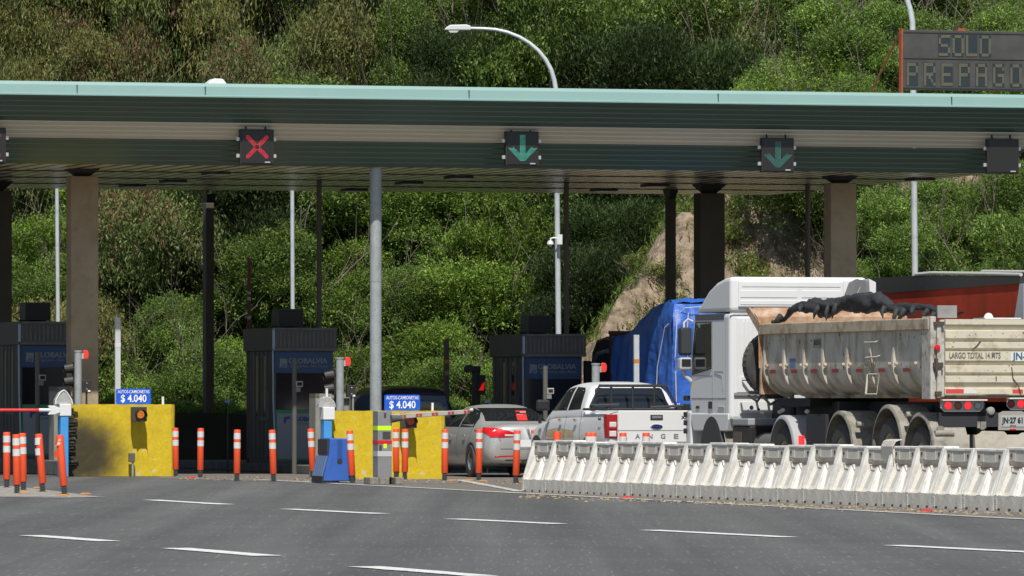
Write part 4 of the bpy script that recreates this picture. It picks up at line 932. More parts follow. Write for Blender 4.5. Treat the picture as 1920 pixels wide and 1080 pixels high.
mb = MB(); mb.lathe([(0, .99), (.032, .99), (.048, .86), (.048, .859)], n=20); mb.build('tip', orange, e, smooth=True); mb = MB(); mb.lathe([(.049, .86), (.07, .70), (.09, .5)], n=20); mb.build('sleeve', refl, e, smooth=True); mb = MB(); mb.lathe([(.09, .5), (.16, .03), (.16, .0), (0, 0)], n=20); mb.box(-.2, .2, -.2, .2, 0, .03); mb.build('base', orange, e, smooth=True)

# ============================================================ white water-filled barriers
pw = M('white_polyethylene', (.76, .74, .69), .55, var=.10, vs=5, c2=(.52, .47, .39), amt=.38, s2=6, soft=.16); pg = M('grey_shaded_polyethylene', (.55, .52, .455), .6, var=.10, vs=6, c2=(.48, .43, .35), amt=.42, s2=9)  # pg puts recess shade into the white shell; the grey flap shares it
pdirt = M('dirty_polyethylene', (.68, .65, .58), .7, var=.12, vs=4, c2=(.48, .43, .35), amt=.45, s2=5)
def make_barrier():
    e = empty('plastic_barrier', (0, 0, 0), 0); L = .965; h = .84
    def X(z):  # outer face
        return np.interp(z, [0, .19, .24, .60, .66, h], [.30, .30, .285, .125, .115, .105])
    # core, recessed on the faces between the ribs
    def sec(rec):
        P = []
        for z in (0, .19, .24, .40, .60, .66, h): P.append((X(z)-(rec if .2 < z < .65 else 0), z))
        return P
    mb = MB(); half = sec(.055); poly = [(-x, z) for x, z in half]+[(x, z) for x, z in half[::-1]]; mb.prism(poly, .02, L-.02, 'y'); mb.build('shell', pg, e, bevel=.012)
    # base skirt
    mb = MB()
    for sx in (-1, 1):
        mb.box(sx*.306-.006, sx*.306+.006, .0, L, .0, .20)
    mb.build('foot_skirt', pdirt, e)
    # slanted ribs: two wide end flanges and one central wedge
    mb = MB()
    for sx in (-1, 1):
        def wedge(y0, y1, yt0, yt1, zt, out, zb=.205):
            xb, xt = sx*(X(zb)+.008), sx*(X(zt)+out); xi = sx*.03
            mb.add([(xb, y0, zb), (xb, y1, zb), (xi, y1, zb), (xi, y0, zb), (xt, yt0, zt), (xt, yt1, zt), (xi, yt1, zt), (xi, yt0, zt)], [(0, 1, 5, 4), (1, 2, 6, 5), (3, 0, 4, 7), (4, 5, 6, 7), (0, 3, 2, 1)])
        wedge(0, .035, 0, .075, h-.01, .012); wedge(L-.035, L, L-.075, L, h-.01, .012)
        wedge(.10, .125, .10, .15, .60, .004); wedge(L-.14, L-.11, L-.165, L-.12, .60, .004)
        wedge(.41, .55, .455, .525, .585, .006); wedge(.30, .315, .44, .452, .5, -.02)
    mb.build('rib', pw, e, bevel=.006)
    mb = MB(); mb.box(-.118, .118, .005, L-.005, h-.03, h+.008); mb.build('top_rim', pw, e, bevel=.01)
    mb = MB()
    for sx in (-1, 1):
        x = sx*.1155
        for (y0, y1, z0, z1) in ((.30, .69, .835, .845), (.30, .69, .68, .687), (.30, .307, .687, .80), (.683, .69, .687, .80)): mb.box(min(x, x+sx*.005), max(x, x+sx*.005), y0, y1, z0-.02, z1-.02)
    mb.build('label_frame', pw, e)
    mb = MB()
    for sx in (-1, 1):
        x = sx*.116
        for y in (.16, .79): mb.box(min(x, x+sx*.006), max(x, x+sx*.006), y, y+.05, .72, .765)
    for sx in (-1, 1):
        for y in (.13, .45, .77): mb.box(min(sx*.312, sx*.316), max(sx*.312, sx*.316), y, y+.07, .0, .035)
    build_each(mb, 'lifting_hole', M('hole_dark', (.10, .07, .045), .9), e)
    mb = MB()
    for sx in (-1, 1): mb.tube([(sx*.14, .36, .592), (sx*.145, .46, .588), (sx*.145, .53, .592), (sx*.13, .64, .580), (sx*.125, .80, .588)], .007, 6)
    mb.build('wire', M('rusty_wire', (.20, .09, .035), .9), e)
    mb = MB(); 
    for sx in (-1, 1):
        for k in range(5): mb.box(min(sx*.312, sx*.318), max(sx*.312, sx*.318), L-.10, L-.045, .03+k*.03, .045+k*.03)
    build_each(mb, 'clip', pw, e, k=5); return e
BX = [978, 1019, 1054, 1095, 1134, 1179, 1222, 1265, 1308, 1357, 1404, 1453, 1502, 1552, 1602, 1651, 1697, 1747, 1802, 1862, 1924, 1990]
where = ['at the left end of the row', 'second from the left end of the row', 'below the doors of the pickup', 'below the left rear corner of the pickup', 'below the left tail light of the pickup', 'below the left half of the tailgate', 'below the middle of the tailgate', 'below the right part of the tailgate',
         'below the front corner of the truck cab', 'below the traffic cone', 'below the grey battery box of the truck', 'below the first rear axle of the truck', 'just right of the small red lamp', 'below the gap between the first and second trailer wheels', 'below the first arched trailer mudguard', 'holding the bent white flap',
         'below the two rear trailer wheels', 'below the left mudflap of the trailer', 'below the gap between the two mudflaps', 'below the number plate of the trailer', 'last of the row cut by the right edge']
def bar_pt(px):
    # left toe line of the row, straight on the ground
    k = (px-978)/(1884-978); py = 921.5+(958.5-921.5)*k; p = G(px, py); return p
B0 = None
for k in range(len(BX)-1):
    a, b = bar_pt(BX[k]), bar_pt(BX[k+1]); d = (a-b); ang = math.atan2(-d.x, d.y)   # local +y runs away from the camera, leftwards
    dn = d.normalized(); nrm = Vector((dn.y, -dn.x, 0)); base = b+nrm*.31; ln = d.length
    q = make_barrier() if B0 is None else copy_tree(B0)
    if B0 is None: B0 = q
    q.location = base; q.rotation_euler = (0, 0, ang+rnd.uniform(-.012, .012)); q.scale = (1, ln/.965*.995, 1.0+.02*math.sin(k*1.7)+k*.001); q.name = 'plastic_barrier'
    tag(q, 'white plastic barrier '+where[k], 'barrier', 'white plastic barriers in a row')
e = empty('bent_flap', bar_pt(1660)+Vector((0.10, .3, 0)), A, 'bent grey flap hanging over the top of a white barrier', 'flap')
mb = MB(); V = []
for (y, x, z) in ((-.02, -.02, .62), (-.02, -.04, .86), (-.02, .0, .94), (.0, .06, .96), (.02, .12, .965)): V += [(x, y-.15, z), (x, y+.35, z)]
V2 = [(x+.012, y, z-.012) for x, y, z in V]
mb.add(V+V2, [(2*i, 2*i+1, 2*i+3, 2*i+2) for i in range(4)]+[(10+2*i, 12+2*i, 13+2*i, 11+2*i) for i in range(4)]+[(2*i, 2*i+2, 12+2*i, 10+2*i) for i in range(4)]+[(2*i+1, 11+2*i, 13+2*i, 2*i+3) for i in range(4)]); mb.build('sheet', pg, e)
# ============================================================ vehicles
from mathutils import noise as MN
tyre_m = M('tyre', (.055, .052, .048), .85, var=.2, vs=8); cglass = M('car_glass', (.012, .015, .018), .06, spec=.8); trim = M('black_trim', (.018, .018, .018), .5)
chrome = M('chrome', (.75, .75, .76), .15, metal=1.0); redlens = M('red_lens', (.62, .012, .018), .15); brake = M('brake_glow', (.95, .03, .04), .3, emit=.9); clearlens = M('clear_lens', (.62, .62, .62), .15)
def wheel(parent, x, y, z, r, w_, rim_m, dish=.06, out=-1, rr=.6):
    mb = MB(); prof = [(r*rr, -w_/2), (r*.93, -w_/2), (r, -w_/2+.03), (r, w_/2-.03), (r*.93, w_/2), (r*rr, w_/2)]
    mb.lathe(prof, (x, y, z), 'x', 32); wh = mb.build('wheel', tyre_m, parent, smooth=True)
    mb = MB(); o = out*(w_/2-.015); mb.lathe([(r*rr, x+o), (r*rr*.9, x+o-out*.02), (r*rr*.8, x+o-out*dish), (r*.2, x+o-out*dish*.9), (r*.16, x+o-out*dish*.3), (0, x+o-out*dish*.3)], (0, y, z), 'x', 24); mb.build('rim', rim_m, wh, smooth=True)
    return wh
def car_body(parent, name, lofts, mat):
    V, F = [], []
    for st in lofts:
        v, f = loft(st); b = len(V); V += v; F += [tuple(b+i for i in q) for q in f]
    o = raw(name, V, F, mat, parent, smooth=True); o.data.set_sharp_from_angle(angle=R(60)); return o, BVHTree.FromPolygons([Vector(v) for v in V], F)
def line_strip(bvh, pts, side, w_, name, mat, parent, off=.0035):
    for (a, b), (c, d) in zip(pts, pts[1:]):
        L = math.hypot(c-a, d-b); nx, ny = -(d-b)/L*w_/2, (c-a)/L*w_/2
        patch(bvh, [(a+nx, b+ny), (c+nx, d+ny), (c-nx, d-ny), (a-nx, b-ny)], side, off, .12, name, mat, parent)

# --- silver sedan
sil = M('silver_paint', (.52, .515, .495), .30, metal=.45, spec=.6)
e = empty('silver_car', (.30, 125.25, 0), A, 'silver saloon car with red sticker in rear window beside the second yellow block', 'car', 'vehicles queuing at the toll')
car = e
st = [(0, .34, .58, .50, .70, .78, .64, .93, .46), (.05, .29, .72, .50, .82, .86, .77, 1.00, .58), (.22, .25, .79, .5, .88, .91, .83, 1.035, .64), (.50, .22, .80, .5, .895, .93, .84, 1.06, .66), (.78, .2, .8, .5, .895, .93, .845, 1.14, .62),
      (1.15, .2, .8, .5, .895, .94, .85, 1.29, .56), (1.6, .2, .8, .5, .895, .94, .85, 1.38, .54), (2.1, .2, .8, .5, .895, .93, .85, 1.415, .54), (2.7, .2, .8, .5, .895, .92, .85, 1.39, .54), (3.2, .2, .8, .5, .895, .90, .85, 1.22, .58), (3.65, .2, .8, .5, .895, .87, .83, 1.0, .66),
      (4.1, .22, .78, .5, .88, .80, .80, .90, .66), (4.4, .26, .7, .48, .80, .68, .72, .78, .6), (4.5, .34, .6, .46, .68, .58, .6, .64, .5)]
bd, bv = car_body(e, 'body', [st], sil)
patch(bv, [(-.62, 1.10), (.62, 1.10), (.52, 1.355), (-.52, 1.355)], 'rear', .008, .04, 'rear_window', cglass, e)
patch(bv, [(1.02, .985), (1.12, 1.16), (1.42, 1.30), (1.95, 1.355), (2.06, 1.355), (2.02, .985)], 'left', .004, .1, 'window', cglass, e)
patch(bv, [(2.10, .985), (2.13, 1.355), (2.62, 1.33), (3.02, 1.20), (3.30, 1.02), (3.28, .985)], 'left', .004, .1, 'window', cglass, e)
patch(bv, [(1.02, .985), (1.12, 1.16), (1.42, 1.30), (1.95, 1.355), (2.62, 1.33), (3.30, 1.0)], 'right', .004, .1, 'window', cglass, e)
patch(bv, [(-.85, .92), (-.70, .965), (-.50, .95), (-.15, .845), (-.16, .815), (-.50, .79), (-.74, .79)], 'rear', .014, .025, 'tail_light', redlens, e)
patch(bv, [(.85, .92), (.70, .965), (.50, .95), (.15, .845), (.16, .815), (.50, .79), (.74, .79)], 'rear', .014, .025, 'tail_light', redlens, e)
patch(bv, [(.02, .88), (.10, .965), (.42, .975), (.36, .93), (.12, .86)], 'left', .014, .025, 'tail_light', redlens, e)
patch(bv, [(-.46, .815), (-.25, .815), (-.2, .835), (-.46, .85)], 'rear', .018, .03, 'reversing_light', clearlens, e)
patch(bv, [(-.66, .395), (-.28, .41), (-.28, .435), (-.66, .425)], 'rear', .005, .08, 'reflector', redlens, e); patch(bv, [(.28, .41), (.66, .395), (.66, .425), (.28, .435)], 'rear', .005, .08, 'reflector', redlens, e)
patch(bv, [(-.52, .26), (.52, .26), (.44, .35), (-.44, .35)], 'rear', .005, .08, 'diffuser', trim, e)
patch(bv, [(-.26, .60), (.26, .60), (.26, .74), (-.26, .74)], 'rear', .005, .1, 'number_plate', M('plate_white', (.7, .7, .68), .5), e)
patch(bv, [(-.02, 1.11), (.19, 1.11), (.29, 1.30), (.08, 1.30)], 'rear', .010, .1, 'sticker', M('sticker_red', (.68, .035, .03), .5), e)
text('HYUNDAI', .045, trim, 'lettering', e, (-.44, .155, 1.005), .16); text('ELANTRA', .045, trim, 'lettering', e, (-.38, .05, .955), .24)
text('USADOS', .045, white_s, 'lettering', e, (.17, .92, 1.275), .12)
for k in range(3):
    patch(bv, [(.06, 1.22-k*.03), (.18, 1.22-k*.03), (.18, 1.227-k*.03), (.06, 1.227-k*.03)], 'rear', .012, .1, 'sticker_line', M('sticker_pale', (.75, .35, .3), .5), e)
line_strip(bv, [(2.04, .985), (2.06, .45), (1.95, .28)], 'left', .012, 'door_seam', trim, e); line_strip(bv, [(1.05, .98), (1.15, .70), (1.35, .50), (1.4, .28)], 'left', .012, 'door_seam', trim, e); line_strip(bv, [(3.2, .98), (3.22, .3)], 'left', .012, 'door_seam', trim, e)
line_strip(bv, [(-.60, 1.01), (-.55, .70)], 'rear', .010, 'boot_seam', trim, e); line_strip(bv, [(-.55, .56), (.55, .56)], 'rear', .010, 'boot_seam', trim, e); line_strip(bv, [(.60, 1.01), (.55, .70)], 'rear', .010, 'boot_seam', trim, e)
for y in (1.35, 2.35): mb = MB(); mb.box(-.905, -.885, y, y+.18, .80, .83); mb.build('door_handle', sil, e, bevel=.006)
mb = MB(); mb.ball((-.99, 3.02, 1.02), .10, 7, (1.0, .6, .75)); mr_ = mb.build('mirror', trim, e, smooth=True)
for cy in (.98, 3.68):
    ar = [(cy+.36*math.cos(a*PI/12), .33+.36*math.sin(a*PI/12)) for a in range(-2, 15)]; patch(bv, ar, 'left', .004, .09, 'wheel_arch', trim, e)
    wheel(e, -.80, cy, .32, .32, .205, M('alloy', (.42, .42, .42), .35, metal=.7)); wheel(e, .80, cy, .32, .32, .205, M('alloy', (.42, .42, .42), .35, metal=.7), out=1)

# --- white pickup
wht = M('white_paint', (.70, .70, .69), .28, spec=.5, var=.02, vs=2); wdirty = M('white_paint_dusty', (.66, .65, .62), .32, c2=(.50, .45, .38), amt=.40, s2=2.5)
e = empty('white_pickup', (2.52, 112.0, 0), A, 'white double cab pickup with black bed rack in front of the tipper truck', 'pickup truck', 'vehicles queuing at the toll')
st = [(0, .52, .74, .85, .86, 1.10, .85, 1.325, .80), (.04, .48, .80, .85, .905, 1.12, .885, 1.335, .83), (.3, .44, .84, .8, .93, 1.12, .90, 1.335, .84), (1.5, .42, .84, .8, .93, 1.10, .90, 1.33, .84), (3.4, .42, .84, .8, .93, 1.10, .90, 1.28, .83), (3.95, .42, .84, .8, .93, 1.08, .89, 1.20, .78),
      (4.5, .42, .84, .8, .93, 1.02, .88, 1.13, .74), (4.9, .45, .8, .75, .86, .92, .80, 1.03, .68), (5.1, .5, .7, .7, .76, .84, .7, .90, .6)]
sc = [(1.52, 1.1, .80, 1.18, .86, 1.30, .84, 1.34, .80), (1.56, 1.1, .80, 1.18, .87, 1.32, .85, 1.52, .76), (1.66, 1.1, .8, 1.18, .875, 1.33, .86, 1.74, .69), (1.85, 1.1, .8, 1.18, .875, 1.33, .86, 1.80, .67), (2.5, 1.1, .8, 1.18, .875, 1.32, .86, 1.83, .66), (3.1, 1.1, .8, 1.18, .875, 1.30, .86, 1.79, .65),
      (3.5, 1.1, .8, 1.15, .87, 1.26, .855, 1.62, .67), (3.9, 1.05, .8, 1.1, .86, 1.2, .84, 1.36, .72), (4.15, 1.0, .78, 1.05, .84, 1.12, .82, 1.18, .76)]
bd, bv = car_body(e, 'body', [st, sc], wht)
cab_bv = BVHTree.FromPolygons([Vector(v) for v in loft(sc)[0]], loft(sc)[1])
patch(cab_bv, [(-.72, 1.37), (.72, 1.37), (.62, 1.71), (.58, 1.735), (-.58, 1.735), (-.62, 1.71)], 'rear', .005, .07, 'rear_window', cglass, e)
patch(bv, [(1.78, 1.36), (1.92, 1.68), (2.05, 1.74), (2.52, 1.755), (2.55, 1.34)], 'left', .004, .1, 'window', cglass, e); patch(bv, [(2.63, 1.34), (2.62, 1.755), (3.05, 1.72), (3.40, 1.56), (3.72, 1.33)], 'left', .004, .1, 'window', cglass, e)
patch(bv, [(1.78, 1.36), (1.95, 1.70), (2.52, 1.755), (3.05, 1.72), (3.72, 1.33)], 'right', .004, .1, 'window', cglass, e)
mb = MB(); mb.box(-.70, .70, -.028, .03, .78, 1.345); tg = mb.build('tailgate', wht, e, bevel=.02)
mb = MB(); mb.box(-.70, .70, -.0285-.003, -.026, .985, .997); mb.build('crease', M('seam_grey', (.25, .25, .25), .6), tg)
mb = MB(); mb.box(-.115, .115, -.045, -.026, 1.18, 1.265); hd = mb.build('handle', trim, tg, bevel=.015); mb = MB(); mb.box(-.09, .09, -.052, -.044, 1.20, 1.245); mb.build('pull', M('handle_grey', (.2, .21, .23), .3), hd, bevel=.006)
mb = MB(); mb.lathe([(0, -.045), (.10, -.043), (.112, -.036), (.112, -.026)], (0, 0, 1.055), 'y', 28)
for i, v in enumerate(mb.v): mb.v[i] = (v[0], v[1], 1.055+(v[2]-1.055)*.42)
bg_ = mb.build('badge', chrome, tg, smooth=True)
mb = MB(); mb.lathe([(0, -.0475), (.095, -.0455)], (0, 0, 1.055), 'y', 28)
for i, v in enumerate(mb.v): mb.v[i] = (v[0], v[1], 1.055+(v[2]-1.055)*.40)
mb.build('oval', M('badge_blue', (.01, .03, .13), .2), bg_); text('Ford', .055, chrome, 'lettering', bg_, (0, -.049, 1.055), .12)
for ch, x in zip('RANGER', (-.585, -.345, -.115, .12, .355, .60)): text(ch, .115, M('letter_grey', (.20, .20, .20), .4), 'lettering', tg, (x, -.031, .885), .085, bold=.002)
text('XLT', .075, trim, 'lettering', tg, (.54, -.031, 1.215), .17, bold=.002)
text('4x4', .075, trim, 'lettering', e, (-.935, .33, 1.19), .17, rot=(R(90), 0, R(-90)), bold=.002)
for sx in (-1, 1):
    mb = MB(); mb.add([(sx*.71, -.032, .84), (sx*.88, -.012, .86), (sx*.905, -.004, 1.27), (sx*.71, -.032, 1.275), (sx*.71, .06, .84), (sx*.915, .10, .86), (sx*.93, .12, 1.27), (sx*.71, .06, 1.275)], [(0, 1, 2, 3), (4, 7, 6, 5), (0, 4, 5, 1), (1, 5, 6, 2), (2, 6, 7, 3), (3, 7, 4, 0)])
    tl = mb.build('tail_light', M('lamp_red', (.36, .012, .018), .15), e, bevel=.012)
    mb = MB(); a, b = sorted((sx*.735, sx*.86)); mb.box(a, b, -.040, -.02, 1.05, 1.14); mb.box(a, b, -.040, -.02, .885, .985); build_each(mb, 'clear_lamp', clearlens, tl, bevel=.01)
    mb = MB(); mb.box(a, b, -.042, -.02, 1.015, 1.045); mb.build('bulb', redlens, tl, bevel=.005)
mb = MB(); mb.box(-.88, .88, -.12, .02, .50, .66); mb.build('bumper', chrome, e, bevel=.03)
rk = M('rack_black', (.022, .022, .022), .45)
mb = MB(); y = 1.38; mb.tube([(-.84, .95, 1.36), (-.80, y-.05, 1.40), (-.62, y, 1.775), (.62, y, 1.775), (.80, y-.05, 1.40), (.84, .95, 1.36)], .026, 8)
for x in (-.40, 0, .40): mb.tube([(x, y, 1.78), (x, y, 1.35)], .024, 8)
mb.tube([(-.84, y, 1.36), (.84, y, 1.36)], .022, 8); mb.build('bed_rack', rk, e, smooth=True)
mb = MB(); mb.tube([(-.87, .1, 1.36), (-.87, 1.5, 1.36)], .022, 8); mb.tube([(.87, .1, 1.36), (.87, 1.5, 1.36)], .022, 8); mb.box(-.86, .86, -.02, .02, 1.342, 1.362); mb.tube([(-.87, 1.1, 1.43), (-.35, 1.1, 1.44)], .028, 8); mb.tube([(.2, 1.0, 1.40), (.86, 1.0, 1.42)], .022, 8)
for x, yy in ((-.85, 1.1), (-.5, 1.1), (.85, .4), (.8, 1.0)): mb.tube([(x, yy, 1.33), (x, yy, 1.43)], .02, 6)
mb.build('bed_rail', rk, e, smooth=True)
line_strip(bv, [(1.66, 1.33), (1.62, .95), (1.60, .5)], 'left', .014, 'door_seam', trim, e); line_strip(bv, [(2.58, 1.33), (2.60, .5)], 'left', .014, 'door_seam', trim, e); line_strip(bv, [(3.72, 1.28), (3.76, .5)], 'left', .014, 'door_seam', trim, e)
yellow_reflection = M('door_reflection', (.50, .38, .22), .6, var=.12, vs=3, c2=(.62, .52, .38), amt=.45, s2=3)  # tan tone puts the yellow block's reflection into the doors
patch(bv, [(1.95, .55), (3.70, .55), (3.72, .98), (3.0, 1.03), (1.98, .98)], 'left', .003, .12, 'reflection_patch', yellow_reflection, e)
for y in (1.78, 2.72): mb = MB(); mb.box(-.945, -.915, y, y+.15, 1.14, 1.19); mb.build('door_handle', chrome, e, bevel=.01)
mb = MB(); mb.box(-1.16, -.92, 3.42, 3.56, 1.33, 1.53); mb.build('mirror', trim, e, bevel=.04, seg=3)
mb = MB(); mb.box(-.955, -.93, 3.95, 4.1, 1.10, 1.26); mb.build('side_vent', trim, e, bevel=.01)
for cy in (1.12, 4.35):
    ar = [(cy+.47*math.cos(a*PI/12), .42+.47*math.sin(a*PI/12)) for a in range(-1, 14)]; patch(bv, ar, 'left', .005, .1, 'wheel_arch', trim, e)
    wheel(e, -.80, cy, .39, .39, .26, M('alloy', (.42, .42, .42), .35, metal=.7)); wheel(e, .80, cy, .39, .39, .26, M('alloy', (.42, .42, .42), .35, metal=.7), out=1)

# --- dark van behind the second block
dk = M('midnight_paint', (.010, .013, .028), .22, spec=.6)
e = empty('dark_van', (-1.95, 132.2, 0), A, 'dark blue people carrier under the canopy behind the second price sign', 'van', 'vehicles queuing at the toll')
st = [(0, .40, .66, .7, .80, 1.0, .80, 1.50, .55), (.06, .32, .76, .7, .88, 1.02, .87, 1.66, .62), (.3, .26, .8, .7, .91, 1.03, .895, 1.755, .66), (1.2, .24, .8, .7, .92, 1.03, .90, 1.79, .66), (2.2, .24, .8, .7, .92, 1.02, .90, 1.78, .65), (2.9, .24, .8, .7, .92, 1.0, .90, 1.62, .66), (3.6, .24, .8, .7, .92, .98, .88, 1.18, .72), (4.3, .3, .75, .65, .85, .85, .80, .95, .66), (4.55, .4, .6, .6, .7, .7, .65, .75, .55)]
bd, bv = car_body(e, 'body', [st], dk)
patch(bv, [(-.70, 1.15), (.70, 1.15), (.60, 1.60), (-.60, 1.60)], 'rear', .005, .1, 'rear_window', cglass, e); patch(bv, [(.35, 1.12), (.45, 1.55), (1.3, 1.62), (2.4, 1.60), (3.3, 1.12)], 'left', .005, .12, 'window', M('blue_reflection_glass', (.05, .10, .20), .05, spec=1.0), e)  # left window's blue reflection is put into its glass colour
patch(bv, [(.35, 1.12), (.45, 1.55), (1.3, 1.62), (2.4, 1.60), (3.3, 1.12)], 'right', .005, .12, 'window', cglass, e)
mb = MB()
for k in range(4): mb.box(-.13+k*.075, -.09+k*.075, .10, .14, 1.685, 1.705)
mb.build('brake_light', brake, e)
for sx in (-1, 1):
    patch(bv, [(sx*.84, .8), (sx*.70, .8), (sx*.68, 1.1), (sx*.80, 1.15)], 'rear', .006, .1, 'tail_light', redlens, e)
for cy in (.85, 3.6): wheel(e, -.82, cy, .33, .33, .2, rk); wheel(e, .82, cy, .33, .33, .2, rk, out=1)
for cy in (.85, 3.6): pass

# --- truck under a blue tarpaulin
e = empty('tarp_truck', Vector((3.29, 130.8, 0))+CD*1.05, A, 'lorry with its load wrapped in a roped bright blue tarpaulin', 'truck', 'vehicles queuing at the toll')
tm = M('blue_tarpaulin', (.032, .115, .44), .42, var=.10, vs=2, bump=.02, bs=7, spec=.45)
def tarp():
    nx, ny, nz = 46, 70, 56; mb = MB(); W = 1.06; L = 4.25
    ztop = lambda y: float(np.interp(y, [-.1, .5, 1.2, 1.9, 2.6, 3.2, 4.3], [3.47, 3.55, 3.50, 3.37, 3.16, 2.94, 2.85]))
    def D(p, n):
        q = Vector(p); f = .055*MN.noise(Vector((q.x*2.2, q.y*2.2, q.z*.8)))+.030*MN.noise(Vector((q.x*6+3, q.y*6, q.z*2)))+.014*MN.noise(Vector((q.x*13, q.y*13, q.z*9+5)))
        if n.z < .5: f += .035*math.sin((q.x+q.y)*9+2*MN.noise(q*1.3)+q.z*1.5)*min(1, (3.4-q.z)) 
        return tuple(q+n*f)
    def grid(f, a, b):
        V = [f(i/a, j/b) for j in range(b+1) for i in range(a+1)]; mb.add(V, [(j*(a+1)+i, j*(a+1)+i+1, (j+1)*(a+1)+i+1, (j+1)*(a+1)+i) for j in range(b) for i in range(a)])
    def rnd_(x, y, z):
        # pull the upper rear and side corners in
        zt = ztop(y); k = max(0, (z-(zt-.55))/.55); x *= 1-.10*k*k; 
        if y < .5: y += .22*k*k*(1-y/.5)
        return x, y, z
    grid(lambda s, t: D(rnd_(-W, L*s, .95+(ztop(L*s)-.95)*t), Vector((-1, 0, 0))), ny, nz); grid(lambda s, t: D(rnd_(W, L*s, .95+(ztop(L*s)-.95)*t), Vector((1, 0, 0))), ny, nz)
    grid(lambda s, t: D(rnd_(-W+2*W*s, 0, .95+(ztop(0)-.95)*t), Vector((0, -1, 0))), nx, nz); grid(lambda s, t: D(rnd_(-W+2*W*s, L*t, ztop(L*t)+.08*math.cos((s-.5)*PI)), Vector((0, 0, 1))), nx, ny); grid(lambda s, t: D((-W+2*W*s, L, .95+(ztop(L)-.95)*t), Vector((0, 1, 0))), nx, nz)
    return mb.build('tarpaulin', tm, e, smooth=True, weld=True)
tp = tarp(); tp.data.set_sharp_from_angle(angle=R(180))
rope = M('rope_white', (.55, .53, .48), .8)
mb = MB()
for pts in ([(-1.0, -.13, 3.30), (-1.04, -.12, 2.4), (-1.02, -.13, 1.5), (-1.0, -.12, 1.0)], [(-1.15, .9, 1.2), (-1.15, .75, 2.2), (-1.1, .4, 3.0), (-.8, -.02, 3.40), (-.2, -.08, 3.44)], [(-.76, -.13, 3.3), (-.80, -.14, 2.8), (-.78, -.13, 2.4)]):
    q = [Vector(a).lerp(Vector(b), t) for a, b in zip(pts, pts[1:]) for t in (0, .33, .66)]+[Vector(pts[-1])]; mb.tube(q, .011, 6)
mb.build('rope', rope, tp, smooth=True)
mb = MB(); mb.box(-1.05, 1.05, .0, 4.3, .80, .96); mb.build('flatbed', M('bed_dark', (.03, .03, .035), .7), e); mb = MB(); mb.box(-1.08, 1.08, 4.28, 4.40, .9, 2.92); mb.box(-1.09, 1.09, 4.24, 4.42, 2.90, 2.97); mb.build('headboard', M('headboard_dark', (.06, .02, .012), .7), e)
mb = MB(); mb.prism([(4.5, .6), (6.05, .6), (6.12, 1.7), (5.85, 2.55), (5.5, 2.80), (4.9, 2.86), (4.5, 2.84)], -1.03, 1.03, 'x'); cb = mb.build('cab', M('cab_navy', (.018, .012, .06), .35), e, bevel=.06)
mb = MB(); mb.add([(-1.035, 4.85, 1.75), (-1.035, 5.92, 1.75), (-1.035, 5.70, 2.42), (-1.035, 5.35, 2.66), (-1.035, 4.9, 2.66)], [(0, 1, 2, 3, 4)]); mb.build('window', cglass, cb); mb = MB(); mb.tube([(-1.04, 4.6, 2.55), (-1.04, 5.3, 2.50), (-1.04, 5.9, 2.2)], .05, 8); mb.build('sun_visor', M('visor_blue', (.12, .17, .26), .25), cb, smooth=True)
mb = MB(); mb.box(-1.22, -1.06, 5.75, 5.85, 1.8, 2.35); mb.build('mirror', trim, cb, bevel=.02)
for y in (.8, 5.3): wheel(e, -.92, y, .45, .45, .26, rk); wheel(e, .92, y, .45, .45, .26, rk, out=1)

# --- red sided trailer
e = empty('red_trailer', (8.18, 103.06, 0), A, 'long red brown trailer with black tarp edge beyond the tipper', 'trailer', 'vehicles queuing at the toll')
mb = MB(); mb.box(0, 2.45, 0, 13.2, 1.15, 3.42); mb.build('side_wall', M('red_brown_side', (.42, .050, .020), .8, spec=.15, var=.10, vs=1.2, c2=(.26, .045, .02), amt=.42, s2=2), e)
mb = MB(); mb.add([(-.02, -.05, 3.40), (-.02, 13.2, 3.30), (-.02, 13.2, 3.62), (-.02, 5, 3.62), (-.02, -.05, 3.52), (2.47, -.05, 3.40), (2.47, 13.2, 3.30), (2.47, 13.2, 3.62), (2.47, 5, 3.62), (2.47, -.05, 3.52)], [(0, 1, 2, 3, 4), (9, 8, 7, 6, 5), (4, 3, 8, 9), (3, 2, 7, 8), (0, 4, 9, 5), (1, 6, 7, 2), (0, 5, 6, 1)]); mb.build('tarp_edge', M('tarp_black', (.022, .024, .020), .6, bump=.01, bs=6), e)
mb = MB(); mb.tube([(.0, -.05, 3.545), (.0, 2, 3.60), (.0, 4.2, 3.65), (.0, 5.0, 3.64)], .03, 8); mb.tube([(.9, -.05, 3.58), (.9, 2, 3.63), (.9, 4.2, 3.68)], .03, 8); mb.build('rail', M('rail_pale', (.5, .5, .45), .6), e, smooth=True)
mb = MB(); mb.prism([(-.02, 2.55), (.14, 2.6), (.20, 2.8), (.09, 3.05), (.0, 3.25), (-.06, 3.4), (-.25, 3.4), (-.25, 2.55)], -.03, .25, 'x'); mb.build('rear_post', M('post_grey', (.42, .43, .45), .5), e)
mb = MB(); mb.box(.2, 2.2, .5, 12.5, .85, 1.15); mb.build('chassis', trim, e)
for y in (1.5, 2.9, 4.3): wheel(e, .25, y, .52, .52, .3, rk); wheel(e, 2.2, y, .52, .52, .3, rk, out=1)

